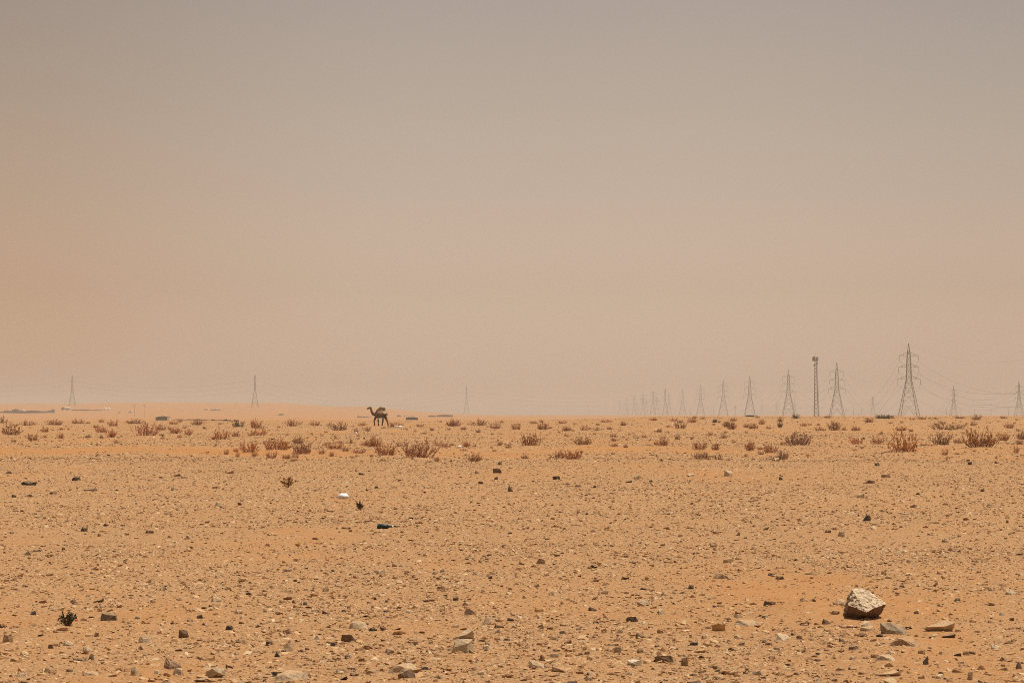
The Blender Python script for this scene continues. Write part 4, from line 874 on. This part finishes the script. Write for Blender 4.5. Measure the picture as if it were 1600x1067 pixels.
def wall(pts, hgt, label, mat, name='fence', cat='fence', posts=True, step=6):
    """low fence or wall run along the land through photo pixels"""
    e = None
    for (a, b) in zip(pts[:-1], pts[1:]):
        n = max(1, int(abs(b[0]-a[0])/step))
        for k in range(n):
            p = [a[0]+(b[0]-a[0])*t for t in (k/n, (k+1)/n)]; q = [a[1]+(b[1]-a[1])*t for t in (k/n, (k+1)/n)]
            P0 = ground(p[0], q[0]); P1 = ground(p[1], q[1])
            if e is None: e = empty(name, (P0[0], P0[1], float(H(*P0)))); O = Vector(e.location); tag(e, label, cat)
            A0 = Vector((P0[0], P0[1], float(H(*P0))))-O; B0 = Vector((P1[0], P1[1], float(H(*P1))))-O; m = P0[1]/F; hh = hgt*m*rs.choice((0.35, 0.6, 0.8, 0.95, 1.1))
            t = (B0-A0); nrm = Vector((-t.y, t.x, 0)).normalized()*0.08
            mbx = MB(); V = [A0-nrm, B0-nrm, B0+nrm, A0+nrm]; V = [v-Vector((0, 0, 0.3)) for v in V]+[v+Vector((0, 0, hh)) for v in V]
            mbx.add(V, [(0,3,2,1),(4,5,6,7),(0,1,5,4),(1,2,6,5),(2,3,7,6),(3,0,4,7)]); mbx.build('panel', mat, e)
            if posts: MB().tube([A0-Vector((0, 0.12, 0.3)), A0+Vector((0, -0.12, hh*1.15))], 0.12, 4).build('post', STEEL, e)
gable(643.5, 656, 18.5, 6.2, 'dark green tent with a white rounded top, on the plain behind the camel', DGREEN, PALE, 'tent', 'tent', True, 0.45, 0.42, False)
gable(254, 656.5, 22, 6.5, 'dark grey shed with a pale end panel beside a long low fence', DGREEN, DGREEN, 'shed', 'shed', False, 0.5, 0.3, True, PALE)
wall([(268, 656), (318, 656.5), (372, 658)], 1.6, 'long low dark fence running from the dark shed', DARKW)
wall([(0, 645), (30, 645.5), (82, 645)], 3.6, 'dark patchy compound fence at the picture edge below the dune', DARKW)
gable(34, 644.5, 9, 4.5, 'small pale tent inside the dark compound fence', PALE, PALE, 'tent', 'tent', True, 0.6, 0.45, False)
gable(24, 643, 11, 4.5, 'dark low tent behind the compound fence', DARKW, DARKW, 'tent', 'tent', False, 0.6, 0.5, False)
gable(82.5, 645, 5, 6, 'small dark hut at the end of the compound fence', GREYW, DARKW, 'hut', 'hut', False, 0.9, 0.25, True)
def tanker():
    e, m = base('tanker_truck', 102.5, 641, 'white tanker truck with a dark cab at the foot of the dune', 'truck'); L = 14*m; h = 5*m; k = h/3.0
    MB().box(-L/2, L/2, 0, 2.4*k, 0.7*k, 1.0*k).build('chassis', CABLE, e)
    t = MB(); t.lathe([(0.7*k, -L*0.16), (1.0*k, -L*0.13), (1.0*k, L*0.46), (0.7*k, L*0.5)], 14, 'x', (0, 1.2*k, 2.0*k)); t.build('tank', PALE, e, True)
    c = MB(); c.add([(-L/2, 0.05, 0.7*k), (-L*.2, 0.05, 0.7*k), (-L*.2, 0.05, 2.9*k), (-L*.40, 0.05, 2.9*k), (-L*.49, 0.05, 1.9*k), (-L/2, 2.35*k, 0.7*k), (-L*.2, 2.35*k, 0.7*k), (-L*.2, 2.35*k, 2.9*k), (-L*.40, 2.35*k, 2.9*k), (-L*.49, 2.35*k, 1.9*k)],
        [(0,1,2,3,4),(9,8,7,6,5),(0,5,6,1),(1,6,7,2),(2,7,8,3),(3,8,9,4),(4,9,5,0)]); c.build('cab', DGREEN, e)
    MB().box(-L*.38, -L*.25, 0.01, 0.045, 1.9*k, 2.6*k).build('side_window', BLACKGL, e)
    for x in (-L*.38, L*.12, L*.30):
        for s in (0.05, 2.1*k):
            w = MB(); n = 12; V = []; 
            for yy in (0, 0.3*k): V += [(0.5*k*math.cos(6.2832*j/n), yy, 0.5*k*math.sin(6.2832*j/n)) for j in range(n)]
            w.add(V, [tuple(range(n)), tuple(range(n, 2*n))[::-1]]+[(j, n+j, n+(j+1) % n, (j+1) % n) for j in range(n)]); o = w.build('wheel', BLACKGL, e); o.location = (x, s, 0.5*k)
tanker()
wall([(112, 641.5), (140, 641.5), (161, 641.5)], 1.7, 'low dark fence between the tanker and two white tanks', DARKW)
def tank(px, row, w, h, label):
    e, m = base('water_tank', px, row, label, 'water tank', 0.0, 'white water tanks below the dune'); W = w*m/2; Hh = h*m
    t = MB(); t.lathe([(W*0.97, 0.2), (W, 0.4), (W, Hh*0.85), (W*0.55, Hh)], 14, 'z', (0, W, 0)); t.build('body', PALE, e, True)
    t = MB(); t.lathe([(W*0.25, Hh), (W*0.25, Hh*1.06)], 10, 'z', (0, W, 0)); t.build('lid', GREYW, e); MB().box(-W*0.9, W*0.9, W*0.1, W*1.9, -0.3, 0.2).build('plinth', GREYW, e)
tank(164.5, 640.5, 4.5, 3.5, 'white water tank at the end of the low fence'); tank(169.5, 640.5, 4.5, 3.5, 'second white water tank, clear of the low fence')
gable(204, 645, 7, 3.2, 'tiny white hut on the slope above the dark shed', PALE, PALE, 'hut', 'hut', False, 0.8, 0.3, True)
gable(186, 645, 4, 2.2, 'tiniest pale hut by the thin poles', TANC, PALE, 'hut', 'hut', False, 0.8, 0.3, False)
gable(322, 641, 8, 3.4, 'white tent on the slope, paired with a long pale shed', PALE, PALE, 'tent', 'tent', True, 0.6, 0.5, False)
gable(336, 641.5, 16, 2.6, 'long low pale shed on the dune slope beside a white tent', TANC, PALE, 'shed', 'shed', False, 0.4, 0.3, True)
gable(439, 648.5, 8, 2.2, 'little dark hut alone on the plain short of the camel', DARKW, DARKW, 'hut', 'hut', False, 0.6, 0.4, False)
wall([(558, 652), (570, 652.3), (582, 652)], 2.0, 'broken pale and dark low wall just ahead of the camel', GREYW)
gable(633, 650.8, 5, 2.4, 'small white hut behind the dark green tent', PALE, PALE, 'hut', 'hut', False, 0.8, 0.3, False)
gable(623, 650.8, 7, 2.8, 'brown low tent on the plain between camel and white hut', DARKW, TANC, 'tent', 'tent', False, 0.6, 0.6, False)
gable(695, 651.2, 25, 3.4, 'long dark shed on the far plain short of a lone pylon', DARKW, GREYW, 'shed', 'shed', False, 0.3, 0.25, True)
gable(675, 651.2, 12, 2.2, 'low dark shed beside the long dark one on the far plain', DARKW, GREYW, 'shed', 'shed', False, 0.4, 0.3, False)
def ridge_tent():
    x, y = at(1172, 455); z = float(H(x, y)); e = empty('tent', (x, y, CAMH+(HOR-651.3)*y/F)); m = y/F; W = 8*m
    top = 2.8*m
    r = MB(); n = 9; V = []
    for yy in (0, 1.6):
        for k in range(n): t = k/(n-1); V.append(((t*2-1)*W, yy, top*min(1.0, 1.5*math.sin(math.pi*t))))
    r.add(V, [(k, k+1, n+k+1, n+k) for k in range(n-1)]+[tuple(range(n))[::-1], tuple(range(n, 2*n)), (0, n, 2*n-1, n-1)]); r.build('roof', DGREEN, e)
    MB().box(-W*0.92, W*0.92, 0.1, 1.5, -1.6, 0.02).build('wall', DARKW, e); tag(e, 'dark low tent just over the ridge below the fourth receding pylon', 'tent')
ridge_tent()

# ------------------------------------------------------------------ dusty air
def haze():
    m = bpy.data.materials.new('dust_haze'); m.use_nodes = True; t = m.node_tree; t.nodes.clear()
    v = t.nodes.new('ShaderNodeVolumePrincipled'); v.inputs['Color'].default_value = (0.725, 0.705, 0.665, 1); v.inputs['Density'].default_value = 0.00018; v.inputs['Anisotropy'].default_value = 0.0
    o = t.nodes.new('ShaderNodeOutputMaterial'); t.links.new(v.outputs[0], o.inputs['Volume'])
    b = MB(); b.box(-13000, 13000, -13000, 13000, -6, 88); tag(b.build('haze', m), 'pale dust hanging in the air over the plain', kind='stuff')
haze()
